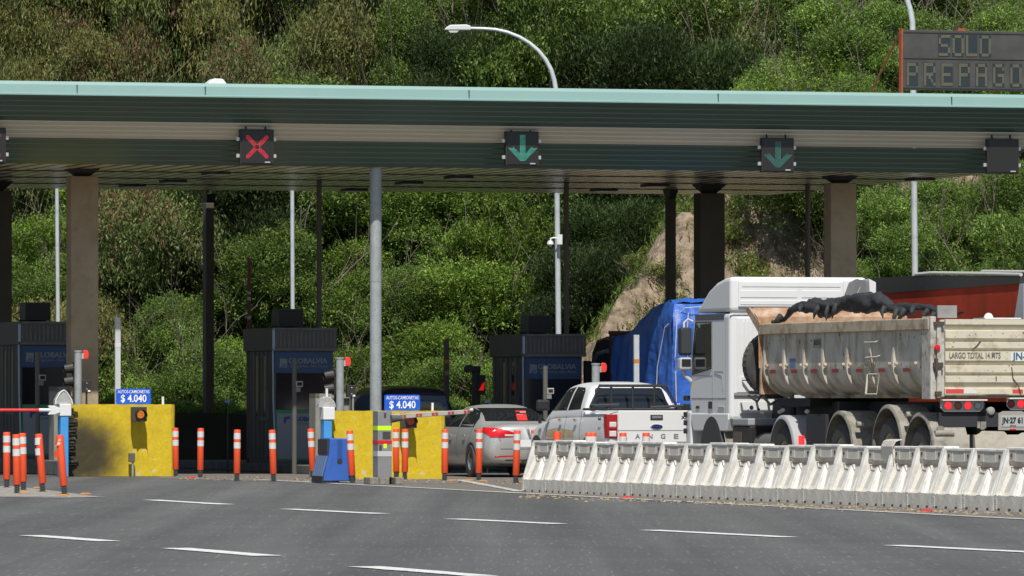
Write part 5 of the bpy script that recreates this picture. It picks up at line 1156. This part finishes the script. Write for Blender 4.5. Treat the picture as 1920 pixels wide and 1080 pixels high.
# --- tipper: tractor and semi trailer
e = empty('tipper_truck', (7.57, 97.74, 0), A, 'white cab tractor with beige dirty tipper semi trailer number JN-27 61', 'truck', 'vehicles queuing at the toll')
bei = M('beige_body', (.56, .515, .435), .55, var=.10, vs=1.3, c2=(.34, .275, .195), amt=.45, s2=3.2, soft=.10, stretch=(1, 1, .55))
bei2 = M('beige_gate', (.60, .545, .42), .6, var=.08, vs=2, c2=(.38, .30, .20), amt=.37, s2=5); rustb = M('rusty_beige', (.46, .34, .24), .8, var=.2, vs=3, c2=(.30, .15, .07), amt=.5, s2=4)
railm = M('beige_rail', (.50, .42, .30), .7, var=.1, vs=2, c2=(.24, .15, .08), amt=.44, s2=4); rimb = M('dusty_rim', (.42, .36, .27), .85); und = M('underframe', (.028, .028, .032), .8); fend = M('dusty_fender', (.31, .285, .235), .7, var=.1, vs=4, c2=(.17, .15, .12), amt=.45, s2=6)
def dsec():
    P = [(-1.22, 2.62), (-1.22, 2.05)]
    for k in range(1, 9): a = k/8*PI/2*.97; P.append((-1.22+.50*(1-math.cos(a)), 2.05-.44*math.sin(a)))
    return P
PS = dsec(); L = 8.2
sec = PS+[(-x, z) for x, z in PS[::-1]]
mb = MB(); n = len(sec); mb.add([(x, 0, z) for x, z in sec]+[(x, L, z) for x, z in sec], [(i, i+1, n+i+1, n+i) for i in range(n-1)]); 
inn = [(x*.985, z+.02) for x, z in sec]; mb.add([(x, 0, z) for x, z in inn]+[(x, L, z) for x, z in inn], [(i, n+i, n+i+1, i+1) for i in range(n-1)])
db = mb.build('dump_body', bei, e, smooth=True)
mb = MB()
for y in (8.02, 7.0, 6.0, 5.05, 3.85, 2.75, 1.65):   # vertical ribs that follow the curved belly
    for sx in (1, -1):
        P = [(sx*x, z) for x, z in PS]; V = []
        out = [.02]+[.055]*1+[.055]*(len(P)-2)
        for (x, z), o in zip(P, out):
            c = Vector((x, 0, z)); nx = sx*-1.0 if z > 2.04 else (x-(-.72*sx))/.5; nz = 0 if z > 2.04 else (z-2.05)/.44*.9; nn = Vector((nx, 0, nz)).normalized()
            for d in (0, 1):
                q = c+nn*(o*d); V += [(q.x, y, q.z), (q.x, y+.085, q.z)]
        F = []
        for i in range(len(P)-1):
            a, b = 4*i, 4*i+4; F += [(a, b, b+2, a+2), (a+1, a+3, b+3, b+1), (a+2, b+2, b+3, a+3)]
        mb.add(V, F)
build_each(mb, 'rib', bei, db)
mb = MB(); 
for sx in (-1, 1): a, b = sorted((sx*1.20, sx*1.30)); mb.box(a, b, -.02, L+.05, 2.60, 2.775)
build_each(mb, 'top_rail', railm, db, bevel=.012)
mb = MB(); mb.box(-.80, .80, .1, L-.9, 1.56, 1.63); mb.build('floor_beam', railm, db)
mb = MB(); mb.add([(-1.30, L, 2.05), (1.30, L, 2.05), (1.30, L+.05, 2.9), (1.30, L+.25, 3.05), (-1.30, L+.25, 3.05), (-1.30, L+.05, 2.9)], [(0, 1, 2, 5), (5, 2, 3, 4)]); mb.box(-1.27, 1.27, L-.0, L+.06, 1.62, 2.6)
mb.add([(-1.30, L-.0, 2.62), (-1.30, L+.72, 3.02), (-1.30, L+.55, 3.06), (-1.30, L-.02, 2.80), (-1.27, L-.0, 2.62), (-1.27, L+.72, 3.02), (-1.27, L+.55, 3.06), (-1.27, L-.02, 2.80)], [(0, 1, 2, 3), (7, 6, 5, 4), (0, 4, 5, 1), (1, 5, 6, 2), (2, 6, 7, 3), (3, 7, 4, 0)])
mb.add([(-1.27, L+.05, 2.62), (1.27, L+.05, 2.62), (1.27, L+.62, 3.04), (-1.27, L+.62, 3.04)], [(0, 1, 2, 3)]); mb.build('headboard', rustb, db)
mb = MB()
for y in (7.72, 6.62, 5.62, 4.55, 3.40, 2.33, 1.18): mb.box(-1.226, -1.2215, y-.14, y+.14, 1.965, 2.02)
rf = build_each(mb, 'side_reflector', M('dull_red', (.30, .03, .025), .6), db)
mb = MB(); mb.tube([(-1.235, 2.95, 2.44), (-1.30, 2.9, 2.43), (-1.30, 2.4, 2.43), (-1.235, 2.35, 2.46)], .013, 6); mb.tube([(-1.235, 2.95, 2.20), (-1.29, 2.9, 2.19), (-1.29, 2.4, 2.20), (-1.235, 2.35, 2.22)], .013, 6)
mb.tube([(-1.25, 2.9, 1.93), (-1.30, 2.85, 1.62), (-1.30, 2.3, 1.62), (-1.30, 2.25, 1.93), (-1.25, 2.85, 1.93)], .018, 6); mb.build('ladder', M('ladder_beige', (.5, .46, .38), .6), db, smooth=True)
mb = MB(); mb.box(-1.2245, -1.2215, 6.90-.35, 7.12-.28, 2.05, 2.2); mb.build('blue_tag', M('faded_blue', (.12, .20, .32), .7), db)
mb = MB(); mb.box(-1.224, -1.2215, 5.25, 5.62, 2.37, 2.51); stn = mb.build('stencil', M('stencil_edge', (.12, .10, .075), .8), db); mb = MB(); mb.box(-1.2255, -1.2235, 5.27, 5.60, 2.38, 2.50); mb.build('stencil_field', bei, stn); text('JN-27 61', .12, M('stencil_edge', (.12, .10, .075), .8), 'lettering', stn, (-1.228, 5.435, 2.44), .31, rot=(R(90), 0, R(-90)), bold=.004)
g = random.Random(9); mb = MB()
for k in range(46):
    y = g.uniform(.3, 8.0); z = g.choice([g.uniform(2.0, 2.1), g.uniform(2.45, 2.6), g.uniform(2.05, 2.5)]); w1, h1 = g.uniform(.01, .06), g.uniform(.01, .07); mb.add([(-1.2235, y, z), (-1.2235, y+w1, z+g.uniform(-.01, .01)), (-1.2235, y+w1*.8, z+h1), (-1.2235, y+w1*.2, z+h1*.8)], [(0, 1, 2, 3)])
mb.build('rust_mark', M('rust', (.10, .055, .03), .9), db)
mb = MB()
for y in (7.95, 7.25, 6.93, 6.2, 5.93, 5.25, 4.98, 4.1, 3.78, 2.95, 2.68, 1.9, 1.58, .7): mb.lathe([(.018, -1.27), (.034, -1.25), (.034, -1.225)], (0, y, 2.085), 'x', 10)
build_each(mb, 'tie_ring', railm, db)
# rear frame and tailgate
mb = MB()
for sx in (-1, 1):
    a, b = sorted((sx*1.285, sx*1.195)); mb.box(a, b, -.10, .30, 1.54, 2.80); a, b = sorted((sx*1.19, sx*1.12)); mb.box(a, b, -.13, .02, 1.56, 2.70); a, b = sorted((sx*1.115, sx*1.05)); mb.box(a, b, -.08, .02, 1.58, 2.75)
fr = build_each(mb, 'rear_frame', M('frame_white', (.50, .475, .42), .6, c2=(.22, .16, .11), amt=.42, s2=7), e, k=3, bevel=.01)[0]
mb = MB(); mb.lathe([(0, -.165), (.042, -.16), (.05, -.14), (.05, -.13)], (-1.19, 0, 2.325), 'y', 16); mb.build('marker_lamp', redlens, fr, smooth=True)
mb = MB(); mb.box(-1.25, -1.10, -.16, -.10, 2.02, 2.10); mb.box(-1.23, -1.19, -.18, -.10, 1.96, 2.16); mb.box(-1.24, -1.08, -.15, -.09, 2.66, 2.72); mb.box(-1.22, -1.12, -.15, -.08, 1.60, 1.66); build_each(mb, 'latch', M('latch_dark', (.07, .055, .045), .8), fr)
mb = MB(); mb.box(-1.14, -.83, -.02, .02, 2.78, 2.97); mb.build('corner_plate', M('plate_grey', (.30, .30, .29), .6, c2=(.24, .2, .18), amt=.4, s2=5), fr)
prof = [(-.02, 2.76), (-.09, 2.755), (-.09, 2.68), (-.03, 2.60)]
for z1, z2, z3 in ((2.585, 2.47, 2.42), (2.41, 2.32, 2.275), (2.265, 2.13, 2.06), (2.05, 1.95, 1.905), (1.895, 1.80, 1.72)): prof += [(-.085, z1), (-.085, z2), (-.03, z3)]
prof += [(-.075, 1.705), (-.075, 1.62), (-.02, 1.60)]
mb = MB(); mb.prism([(y, z) for y, z in prof], -1.04, 1.04, 'x'); tg = mb.build('tailgate', bei2, e)
inkf = M('faded_ink', (.17, .15, .125), .8); text('LARGO TOTAL 14 MTS', .125, inkf, 'lettering', tg, (-.565, -.088, 2.205), .83, bold=.002)
mb = MB(); mb.box(.02, .62, -.0885, -.085, 2.125, 2.265); pt = mb.build('painted_patch', M('patch_white', (.66, .68, .68), .6), tg); text('JN-27 61', .15, M('ink_teal', (.05, .12, .15), .7), 'lettering', pt, (.33, -.0905, 2.195), .54, bold=.004)
mb = MB(); mb.box(-1.03, -.74, -.0785, -.075, 1.63, 1.695); mb.box(.05, .22, -.0785, -.075, 1.63, 1.69); build_each(mb, 'red_reflector', M('reflector_red', (.60, .06, .05), .5), tg); mb = MB(); mb.box(-.74, -.54, -.0785, -.075, 1.63, 1.69); mb.build('white_reflector', M('reflector_white', (.65, .65, .62), .5), tg)
mb = MB(); mb.tube([(-.60, -.092, 2.30), (-.53, -.092, 2.36), (-.47, -.092, 2.43)], .009, 5); mb.tube([(.03, -.095, 2.03), (.05, -.1, 1.86), (.14, -.1, 1.74), (.18, -.1, 1.6)], .008, 5); mb.tube([(-.22, -.09, 1.89), (-.22, -.09, 1.82)], .008, 5); mb.build('crack', M('crack_dark', (.06, .045, .035), .9), tg)
g = random.Random(12); mb = MB()
for k in range(60):
    x = g.uniform(-1.03, 1.0); z = g.choice([g.uniform(2.47, 2.58), g.uniform(2.32, 2.41), g.uniform(2.13, 2.26), g.uniform(1.95, 2.05), g.uniform(1.8, 1.89)]); w1 = g.uniform(.01, .05); h1 = g.uniform(.006, .02); mb.add([(x, -.0865, z), (x+w1, -.0865, z+g.uniform(-.01, .01)), (x+w1*.7, -.0865, z+h1)], [(0, 1, 2)])
mb.build('rust_mark', M('rust', (.10, .055, .03), .9), tg)
mb = MB(); mb.lathe([(.075, 2.77), (.07, 2.81), (.045, 2.85), (0, 2.865)], (-.20, .3, 0), 'z', 16); mb.box(-.38, .20, -.05, .5, 2.765, 2.785); mb.build('beacon', whitep, e, smooth=True)
# lamp clusters, plate, flaps
def cluster(x0, x1, xs, zc, lit):
    mb = MB(); zb, zt, r = zc-.10, zc+.07, .06; mb.prism([(x0, zt), (x1, zt), (x1, zb+r), (x1-r, zb), (x0+r, zb), (x0, zb+r)], -.03, .0, 'y'); c = mb.build('lamp_cluster', M('cluster_grey', (.36, .35, .33), .45), e, bevel=.006)
    mb = MB(); mb.box(x0, x1+.02, -.14, .0, zt, zt+.02); mb.build('lamp_shield', whitep, c)
    for x, m in zip(xs, lit):
        mb = MB(); mb.lathe([(0, -.05), (.045, -.047), (.052, -.03)], (x, 0, zc-.005), 'y', 18); ln = mb.build('lens', m, c, smooth=True)
        mb = MB(); mb.lathe([(.052, -.03), (.062, -.045), (.062, -.03)], (x, 0, zc-.005), 'y', 18); mb.build('bezel', chrome, ln, smooth=True)
cluster(-1.10, -.40, (-.98, -.82, -.66, -.50), 1.45, (brake, M('lens_rust', (.30, .10, .04), .4), brake, M('lens_grey', (.38, .38, .38), .3)))
cluster(-.02, .68, (.04, .20, .36, .52), 1.475, (M('lens_deep_red', (.20, .02, .02), .3), brake, M('lens_rust', (.30, .10, .04), .4), M('lens_grey', (.38, .38, .38), .3)))
mb = MB(); mb.lathe([(0, -.03), (.05, -.02), (.065, .0), (.06, .08)], (-.27, 0, 1.36), 'y', 16); mb.build('work_lamp', M('lamp_dusty', (.30, .29, .27), .5), e, smooth=True)
mb = MB(); mb.prism([(-.16, 1.07), (.30, 1.07), (.30, 1.32), (.22, 1.36), (-.08, 1.36), (-.16, 1.32)], -.03, .0, 'y'); ph = mb.build('plate_holder', M('holder_grey', (.33, .31, .27), .7), e)
mb = MB(); mb.box(-.125, .265, -.038, -.031, 1.12, 1.29); pl = mb.build('number_plate', M('plate_dull', (.42, .42, .40), .5), ph, bevel=.004); text('JN·27 61', .12, M('plate_ink', (.015, .015, .015), .6), 'lettering', pl, (.07, -.041, 1.215), .34, bold=.004); text('CHILE', .022, M('plate_ink', (.015, .015, .015), .6), 'lettering', pl, (.07, -.041, 1.14), .09)
mb = MB(); mb.box(.02, .12, -.04, -.03, 1.07, 1.09); mb.build('reflector', redlens, ph)
flap = M('flap_dusty', (.52, .47, .385), .85, var=.08, vs=3, c2=(.40, .34, .26), amt=.42, s2=8)
for sx in (-1, 1):
    a, b = sorted((sx*1.24, sx*.62)); mb = MB(); mb.box(a, b, .0, .03, .38, 1.00); f_ = mb.build('mud_flap', flap, e); mb = MB(); mb.cyl((sx*1.1, -.06, 1.08), (sx*1.1, .1, 1.08), .055, n=14)
    mb.box(min(sx*.80, sx*.76), max(sx*.80, sx*.76), -.02, .0, .84, 1.02); mb.build('bracket', fend, f_)
mb = MB(); mb.prism([(-.50, .30), (.95, .30), (.95, 1.03), (.22, 1.03), (.16, 1.0), (-.03, 1.0), (-.08, 1.05), (-.44, 1.06), (-.47, 1.02), (-.56, .98)], -.06, -.03, 'y'); mb.build('mud_flap', flap, e)
mb = MB(); mb.box(-.46, -.40, -.07, -.03, 1.08, 1.20); mb.box(-.5, -.36, -.03, .0, 1.1, 1.2); mb.box(-.56, -.52, -.02, .02, .4, 1.0); mb.build('bracket', fend, e)
# underframe, axles, fenders
mb = MB()
for sx in (-1, 1): a, b = sorted((sx*.36, sx*.48)); mb.box(a, b, .02, 10.0, 1.0, 1.50)
mb.box(-1.1, 1.1, .02, .12, 1.12, 1.34); mb.box(-.5, .5, 2.0, 6.6, 1.1, 1.45); mb.box(-1.0, 1.0, 5.0, 5.12, 1.2, 1.5); mb.box(-.35, .35, 7.4, 9.6, .75, 1.2); mb.box(-1.15, -.6, 5.25, 6.2, .75, 1.3); mb.box(-.6, .6, .5, 4.6, .5, .62)
mb.box(-.85, .85, 6.9, 8.6, 1.42, 1.56)
for y, z in ((.55, .57), (2.03, .70), (4.32, .6), (7.19, .55), (10.74, .5)): mb.cyl((-1.0, y, z), (1.0, y, z), .09, n=10)
mb.build('chassis', und, e)
for y, z in ((.55, .57), (2.03, .70), (4.32, .62), (7.19, .55)):
    for sx in (-1, 1):
        wheel(e, sx*1.07, y, z, .555, .28, rimb, .10, sx, .56); wheel(e, sx*.74, y, z, .555, .28, rimb, .02, sx, .56)
def fender(y, z, r, a0, a1, m, w0=.68, w1=1.25):
    for sx in (-1, 1):
        mb = MB(); n = 18; V = []
        for i in range(n+1):
            a = R(a0+(a1-a0)*i/n); c, s = math.cos(a), math.sin(a); rr = [(sx*w0, r-.02), (sx*w0, r), (sx*(w1-.02), r), (sx*w1, r-.035), (sx*w1, r-.06), (sx*(w1-.02), r-.02)]
            V += [(x, y+q*c, z+q*s) for x, q in rr]
        F = [(i*6+j, i*6+(j+1) % 6, (i+1)*6+(j+1) % 6, (i+1)*6+j) for i in range(n) for j in range(6)]; mb.add(V, F); mb.build('fender', m, e, smooth=True)
fender(.55, .62, .72, 0, 178, fend); fender(2.03, .74, .72, 2, 182, fend); fender(4.32, .66, .70, -5, 172, fend); fender(7.19, .62, .66, 5, 175, M('fender_grey', (.38, .38, .38), .6))
mb = MB(); mb.cyl((-1.2, 1.25, 1.30), (-.9, 1.25, 1.30), .05, n=12); mb.cyl((-1.2, -.15+.1, 1.02), (-.9, -.05, 1.02), .05, n=12); mb.cyl((-1.2, 3.58, 1.14), (-.9, 3.58, 1.14), .05, n=12); build_each(mb, 'fender_clamp', fend, e, smooth=True)
mb = MB(); mb.tube([(-.78, 8.0, .5), (-.78, 8.0, 1.4)], .06, 8); mb.tube([(.78, 8.0, .5), (.78, 8.0, 1.4)], .06, 8); build_each(mb, 'landing_leg', und, e)
mb = MB(); mb.cyl((-1.16, 6.42, .80), (-1.16, 6.42, .95), .05, n=12); mb.build('other_vehicle_tail_light', brake, e, smooth=True)  # tail light of another vehicle seen beneath the trailer, mounted on the tipper
# spare wheel on the headboard
mb = MB(); mb.lathe([(.30, 8.68), (.50, 8.66), (.56, 8.70), (.56, 8.90), (.50, 8.94), (.30, 8.92)], (-.80, 0, 2.12), 'y', 36); sw = mb.build('spare_wheel', tyre_m, e, smooth=True)
mb = MB()
for k in range(36):
    a = 2*PI*k/36; c, s = math.cos(a), math.sin(a); mb.add([(-.80+.563*c, 8.70, 2.12+.563*s), (-.80+.563*math.cos(a+.08), 8.70, 2.12+.563*math.sin(a+.08)), (-.80+.563*math.cos(a+.08), 8.90, 2.12+.563*math.sin(a+.08)), (-.80+.563*c, 8.90, 2.12+.563*s)], [(0, 1, 2, 3)])
mb.build('tread', M('tread_dusty', (.12, .115, .10), .9), sw); mb = MB(); mb.lathe([(.31, 8.72), (.26, 8.76), (.10, 8.78), (0, 8.78)], (-.80, 0, 2.12), 'y', 24); mb.build('rim', rimb, sw, smooth=True)
# rolled black tarpaulin along the top
def roll():
    mb = MB(); st = [(8.3, -1.05, 2.82, .04), (8.0, -1.05, 2.80, .05), (7.75, -1.0, 2.86, .05), (7.6, -.95, 3.0, .07), (7.3, -.9, 3.05, .09), (6.9, -.85, 3.06, .15), (6.4, -.8, 3.04, .19), (5.9, -.75, 3.05, .17), (5.6, -.75, 3.07, .13), (5.2, -.7, 3.10, .19), (4.6, -.65, 3.10, .20), (4.1, -.6, 3.08, .18), (3.7, -.55, 2.99, .10), (3.4, -.5, 2.96, .14), (3.1, -.5, 2.96, .13), (2.7, -.5, 2.98, .08), (2.2, -.5, 2.97, .07), (1.8, -.5, 2.90, .09), (1.4, -.55, 2.86, .07), (1.0, -.6, 2.83, .04), (.6, -.6, 2.85, .03), (.3, -.6, 2.88, .015)]
    S = np.array(st); t = np.linspace(0, len(st)-1, 150); C = [np.interp(t, range(len(st)), S[:, k]) for k in range(4)]; n = 20; V = []
    for y, x, z, r in zip(*C):
        for i in range(n):
            a = 2*PI*i/n; d = Vector((math.cos(a), 0, math.sin(a)))*.66; f = 1+.55*MN.noise(Vector((d.x*1.6, y*3.2, d.z*1.6)))+.30*MN.noise(Vector((d.x*4, y*9, d.z*4+7)))+.10*math.sin(y*38+a*2)*(r > .12)
            V.append((x+d.x*r*f, y, z+d.z*r*f*(1.0 if d.z > 0 else 1.2)))
    m = len(C[0]); F = [(k*n+i, k*n+(i+1) % n, (k+1)*n+(i+1) % n, (k+1)*n+i) for k in range(m-1) for i in range(n)]+[tuple(range(n)), tuple(range(m*n-1, (m-1)*n-1, -1))]
    mb.add(V, F); g = random.Random(2)
    for y, dz in ((7.7, .2), (7.0, .1), (6.3, .20), (5.9, .24), (5.55, .24), (3.75, .18), (3.35, .24), (3.0, .26), (1.9, .16), (1.5, .14), (2.6, .12)):
        z = float(np.interp(-y, -S[:, 0], S[:, 2])); x = float(np.interp(-y, -S[:, 0], S[:, 1])); mb.tube([(x-.1, y, z), (x-.16, y+g.uniform(-.1, .1), z-dz*.5), (x-.18, y+g.uniform(-.15, .15), z-dz)], [.055, .035, .008], 7)
    o = mb.build('rolled_tarp', M('tarp_charcoal', (.030, .031, .033), .7, bump=.02, bs=14), e, smooth=True); o.data.set_sharp_from_angle(angle=R(180))
roll()
# cab
cabw = M('cab_white', (.72, .72, .71), .35, var=.02, vs=2)
mb = MB(); mb.prism([(10.0, 1.18), (12.15, 1.18), (12.25, 1.6), (12.22, 2.1), (11.98, 2.98), (10.0, 2.98)], -1.22, 1.22, 'x'); cab = mb.build('cab', cabw, e, bevel=.07, seg=3)
mb = MB(); mb.prism([(9.99, 3.0), (11.98, 3.0), (11.55, 3.20), (11.2, 3.38), (10.8, 3.50), (10.3, 3.575), (9.99, 3.59)], -1.21, 1.21, 'x'); rf = mb.build('roof_fairing', cabw, cab, bevel=.07, seg=3)
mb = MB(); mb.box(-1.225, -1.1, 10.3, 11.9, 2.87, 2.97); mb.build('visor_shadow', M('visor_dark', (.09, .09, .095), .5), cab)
mb = MB(); mb.box(-1.08, .78, 9.955, 9.99, 3.08, 3.52); pn = mb.build('rear_panel', cabw, rf, bevel=.03, seg=3)
mb = MB(); 
for z0, z1, x0, x1 in ((3.42, 3.50, -1.02, .72), (3.24, 3.36, -1.05, -.05), (3.24, 3.36, .03, .72), (3.12, 3.19, -1.05, .72)): mb.box(x0, x1, 9.947, 9.956, z0, z1)
mb.build('pressed_rib', cabw, pn, bevel=.012)
hol = M('fairing_inner', (.17, .17, .175), .7)
mb = MB(); mb.add([(.80, 9.97, 3.0), (1.16, 9.72, 3.0), (1.16, 9.72, 3.45), (1.08, 9.75, 3.54), (.95, 9.85, 3.55), (.85, 9.93, 3.45)], [(0, 1, 2, 3, 4, 5)]); mb.prism([(.80, 2.6), (1.16, 2.6), (1.16, 3.45), (1.0, 3.56), (.88, 3.50), (.80, 3.3)], 9.86, 9.98, 'y'); fi = mb.build('side_fairing_inner', hol, rf)
mb = MB(); mb.tube([(.86+.0, 9.7, 3.0), (.90, 9.72, 3.25), (1.0, 9.74, 3.42)], .006, 5); mb.tube([(.98, 9.7, 3.05), (1.02, 9.7, 3.2), (1.08, 9.7, 3.3)], .006, 5); mb.build('crease', M('crease_pale', (.4, .4, .4), .6), fi)
mb = MB(); mb.add([(1.16, 9.70, 3.10), (1.26, 9.70, 3.10), (1.26, 9.70, 3.50), (1.14, 9.70, 3.56), (1.16, 10.0, 3.10), (1.26, 10.0, 3.10), (1.26, 10.0, 3.50), (1.14, 10.0, 3.56)], [(0, 1, 2, 3), (4, 7, 6, 5), (0, 4, 5, 1), (1, 5, 6, 2), (2, 6, 7, 3), (3, 7, 4, 0)]); mb.build('side_fairing', cabw, rf)
mb = MB(); mb.box(-1.10, .9, 9.975, 9.999, 1.65, 2.9); rw = mb.build('rear_wall', cabw, cab, bevel=.01)
mb = MB()
for x in (-1.0, -.93, -.86): mb.box(x, x+.03, 9.965, 9.976, 1.95, 2.85)
mb.box(-1.02, -.4, 9.93, 9.976, 1.86, 1.92); mb.prism([(-1.02, 1.84), (-.35, 1.84), (-.35, 1.66), (-.9, 1.68)], 9.92, 9.976, 'y'); mb.box(-1.05, -.2, 9.965, 9.976, 1.30, 1.50); mb.build('pressed_rib', cabw, rw, bevel=.008)
mb = MB(); mb.box(-1.222, 1.0, 9.97, 9.995, 2.975, 3.0); mb.box(-1.15, -.2, 9.96, 9.985, 1.60, 1.645); mb.build('seam', M('seam_grey', (.25, .25, .25), .6), cab)
mb = MB(); mb.cyl((-.85, 9.96, 1.40), (-.85, 9.98, 1.40), .035, n=12); mb.cyl((-.72, 9.96, 1.37), (-.72, 9.98, 1.37), .02, n=12); mb.build('plug', trim, cab)
X = -1.2235
mb = MB(); mb.add([(X, 11.02, 2.08), (X, 12.02, 1.98), (X, 11.98, 2.3), (X, 11.82, 2.80), (X, 11.02, 2.82)], [(0, 1, 2, 3, 4)]); wn_ = mb.build('door_window', cglass, cab)
mb = MB(); mb.tube([(X-.004, 11.0, 2.06), (X-.004, 12.05, 1.96), (X-.004, 12.0, 2.3), (X-.004, 11.84, 2.84), (X-.004, 11.0, 2.84), (X-.004, 11.0, 2.06)], .014, 6); mb.build('window_rubber', trim, wn_)
mb = MB(); seamg = M('seam_grey', (.25, .25, .25), .6)
for y0, y1, z0, z1 in ((10.93, 10.945, 1.25, 2.93), (10.2, 10.21, 1.25, 2.9), (10.2, 12.1, 1.545, 1.56), (10.93, 12.1, 1.93, 1.94), (10.35, 10.85, 2.0, 2.008)): mb.box(X-.001, X+.004, y0, y1, z0, z1)
mb.tube([(X, 10.35, 1.70), (X, 10.40, 1.93), (X, 10.82, 1.98)], .006, 5); mb.build('door_seam', seamg, cab)
mb = MB(); mb.box(X-.02, X+.005, 10.95, 11.12, 1.38, 1.50); mb.build('door_handle', trim, cab, bevel=.008); mb = MB(); mb.box(X-.012, X+.005, 10.3, 10.62, 1.40, 1.415); mb.build('trim_strip', M('trim_silver', (.6, .6, .6), .3, metal=.6), cab)
text('AXOR', .07, trim, 'lettering', cab, (X-.004, 11.75, 1.40), .2, rot=(R(90), 0, R(-90)))
mb = MB(); mb.prism([(10.15, 1.0), (11.95, 1.0), (12.1, 1.18), (12.1, 1.30), (10.05, 1.30), (10.05, 1.2)], -1.235, -1.1, 'x'); mb.build('side_skirt', cabw, cab, bevel=.02)
ar = [(10.95+.62*math.cos(a*PI/14), .55+.70*math.sin(a*PI/14)) for a in range(0, 15)]; mb = MB(); mb.prism(ar, -1.24, -1.02, 'x'); mb.build('wheel_arch', M('arch_dark', (.05, .05, .05), .8), cab)
mb = MB(); mb.box(-1.24, 1.24, 12.1, 12.4, .45, 1.35); mb.build('front_bumper', cabw, cab, bevel=.05)
mb = MB()
for k in range(5): mb.box(-1.27, -1.19, 12.28, 12.42, .95+k*.14, 1.04+k*.14)
mb.build('grille_end', trim, cab, bevel=.01); mb = MB(); mb.box(-1.27, -1.2, 12.30, 12.40, .62, .72); mb.build('indicator', M('indicator_orange', (.7, .2, .03), .3), cab)
for sx in (-1, 1): wheel(e, sx*1.04, 10.95, .51, .51, .3, rimb, .05, sx, .55)
mb = MB(); mb.box(-1.46, -1.24, 12.0, 12.16, 2.28, 2.76); mi = mb.build('mirror', M('mirror_black', (.02, .02, .02), .5), cab, bevel=.05, seg=3)
mb = MB(); mb.box(-1.44, -1.26, 11.988, 12.0, 2.32, 2.72); mb.build('glass', M('mirror_glass', (.05, .055, .06), .08, spec=.8), mi)
mb = MB(); mb.box(-1.46, -1.24, 12.0, 12.2, 2.03, 2.25); m2 = mb.build('mirror', M('mirror_silver', (.45, .46, .48), .35), cab, bevel=.04, seg=3); mb = MB(); mb.box(-1.43, -1.27, 11.988, 12.0, 2.10, 2.22); mb.build('glass', trim, m2)
mb = MB(); mb.tube([(-1.2, 12.1, 2.86), (-1.28, 12.12, 2.90), (-1.35, 12.12, 2.84), (-1.36, 12.1, 2.74)], .022, 8); mb.tube([(-1.36, 12.12, 2.05), (-1.34, 12.12, 1.95), (-1.22, 12.1, 1.84)], .035, 8); mb.build('mirror_arm', M('arm_light', (.5, .5, .52), .4), cab, smooth=True)
mb = MB(); mb.box(-1.24, -.62, 8.95, 9.80, 1.10, 1.22); mb.build('battery_cover', M('cover_grey', (.34, .34, .34), .6), e, bevel=.02); mb = MB(); mb.box(-1.22, -.65, 8.9, 9.85, .50, 1.09); mb.build('battery_box', trim, e, bevel=.02)
mb = MB(); mb.box(-1.23, -1.222, 9.35, 9.8, .60, 1.0); mb.build('box_door', M('box_brown', (.12, .095, .075), .6), e); mb = MB(); mb.cyl((-.95, 8.0, .75), (-.95, 8.85, .75), .24, n=18); mb.build('air_tank', M('tank_dusty', (.12, .115, .105), .5), e, smooth=True)
mb = MB(); V = []
for k in range(7): a = R(100+k*12); V += [(-1.23, 10.95-.0+.72*math.cos(a)-.05, .6+.72*math.sin(a)), (-.9, 10.95+.72*math.cos(a)-.05, .6+.72*math.sin(a))]
mb.add(V, [(2*i, 2*i+2, 2*i+3, 2*i+1) for i in range(6)]); mb.build('quarter_fender', fend, e, smooth=True)
mb = MB()
for a, b, c in (((-.8, 9.9, 1.7), (-.7, 9.4, 1.45), (-.6, 8.9, 1.62)), ((-.6, 9.9, 1.75), (-.55, 9.3, 1.40), (-.5, 8.8, 1.55)), ((-.95, 9.8, 1.6), (-.9, 9.5, 1.5), (-.9, 9.0, 1.75))): mb.tube([a, b, c], .022, 6)
mb.box(-.95, -.75, 8.9, 9.1, 1.55, 1.85); mb.build('air_hose', M('hose_dark', (.03, .03, .03), .5), e, smooth=True)
mb = MB()
for x, y, z in ((-1.1, 8.6, 1.32), (-1.0, 8.0, 1.33), (-1.05, 7.7, 1.36), (-1.0, 6.6, 1.34)): mb.ball((x, y, z), .06, 5, (.6, 1.6, .6))
mb.build('valve', M('valve_pale', (.5, .48, .42), .6), e, smooth=True)
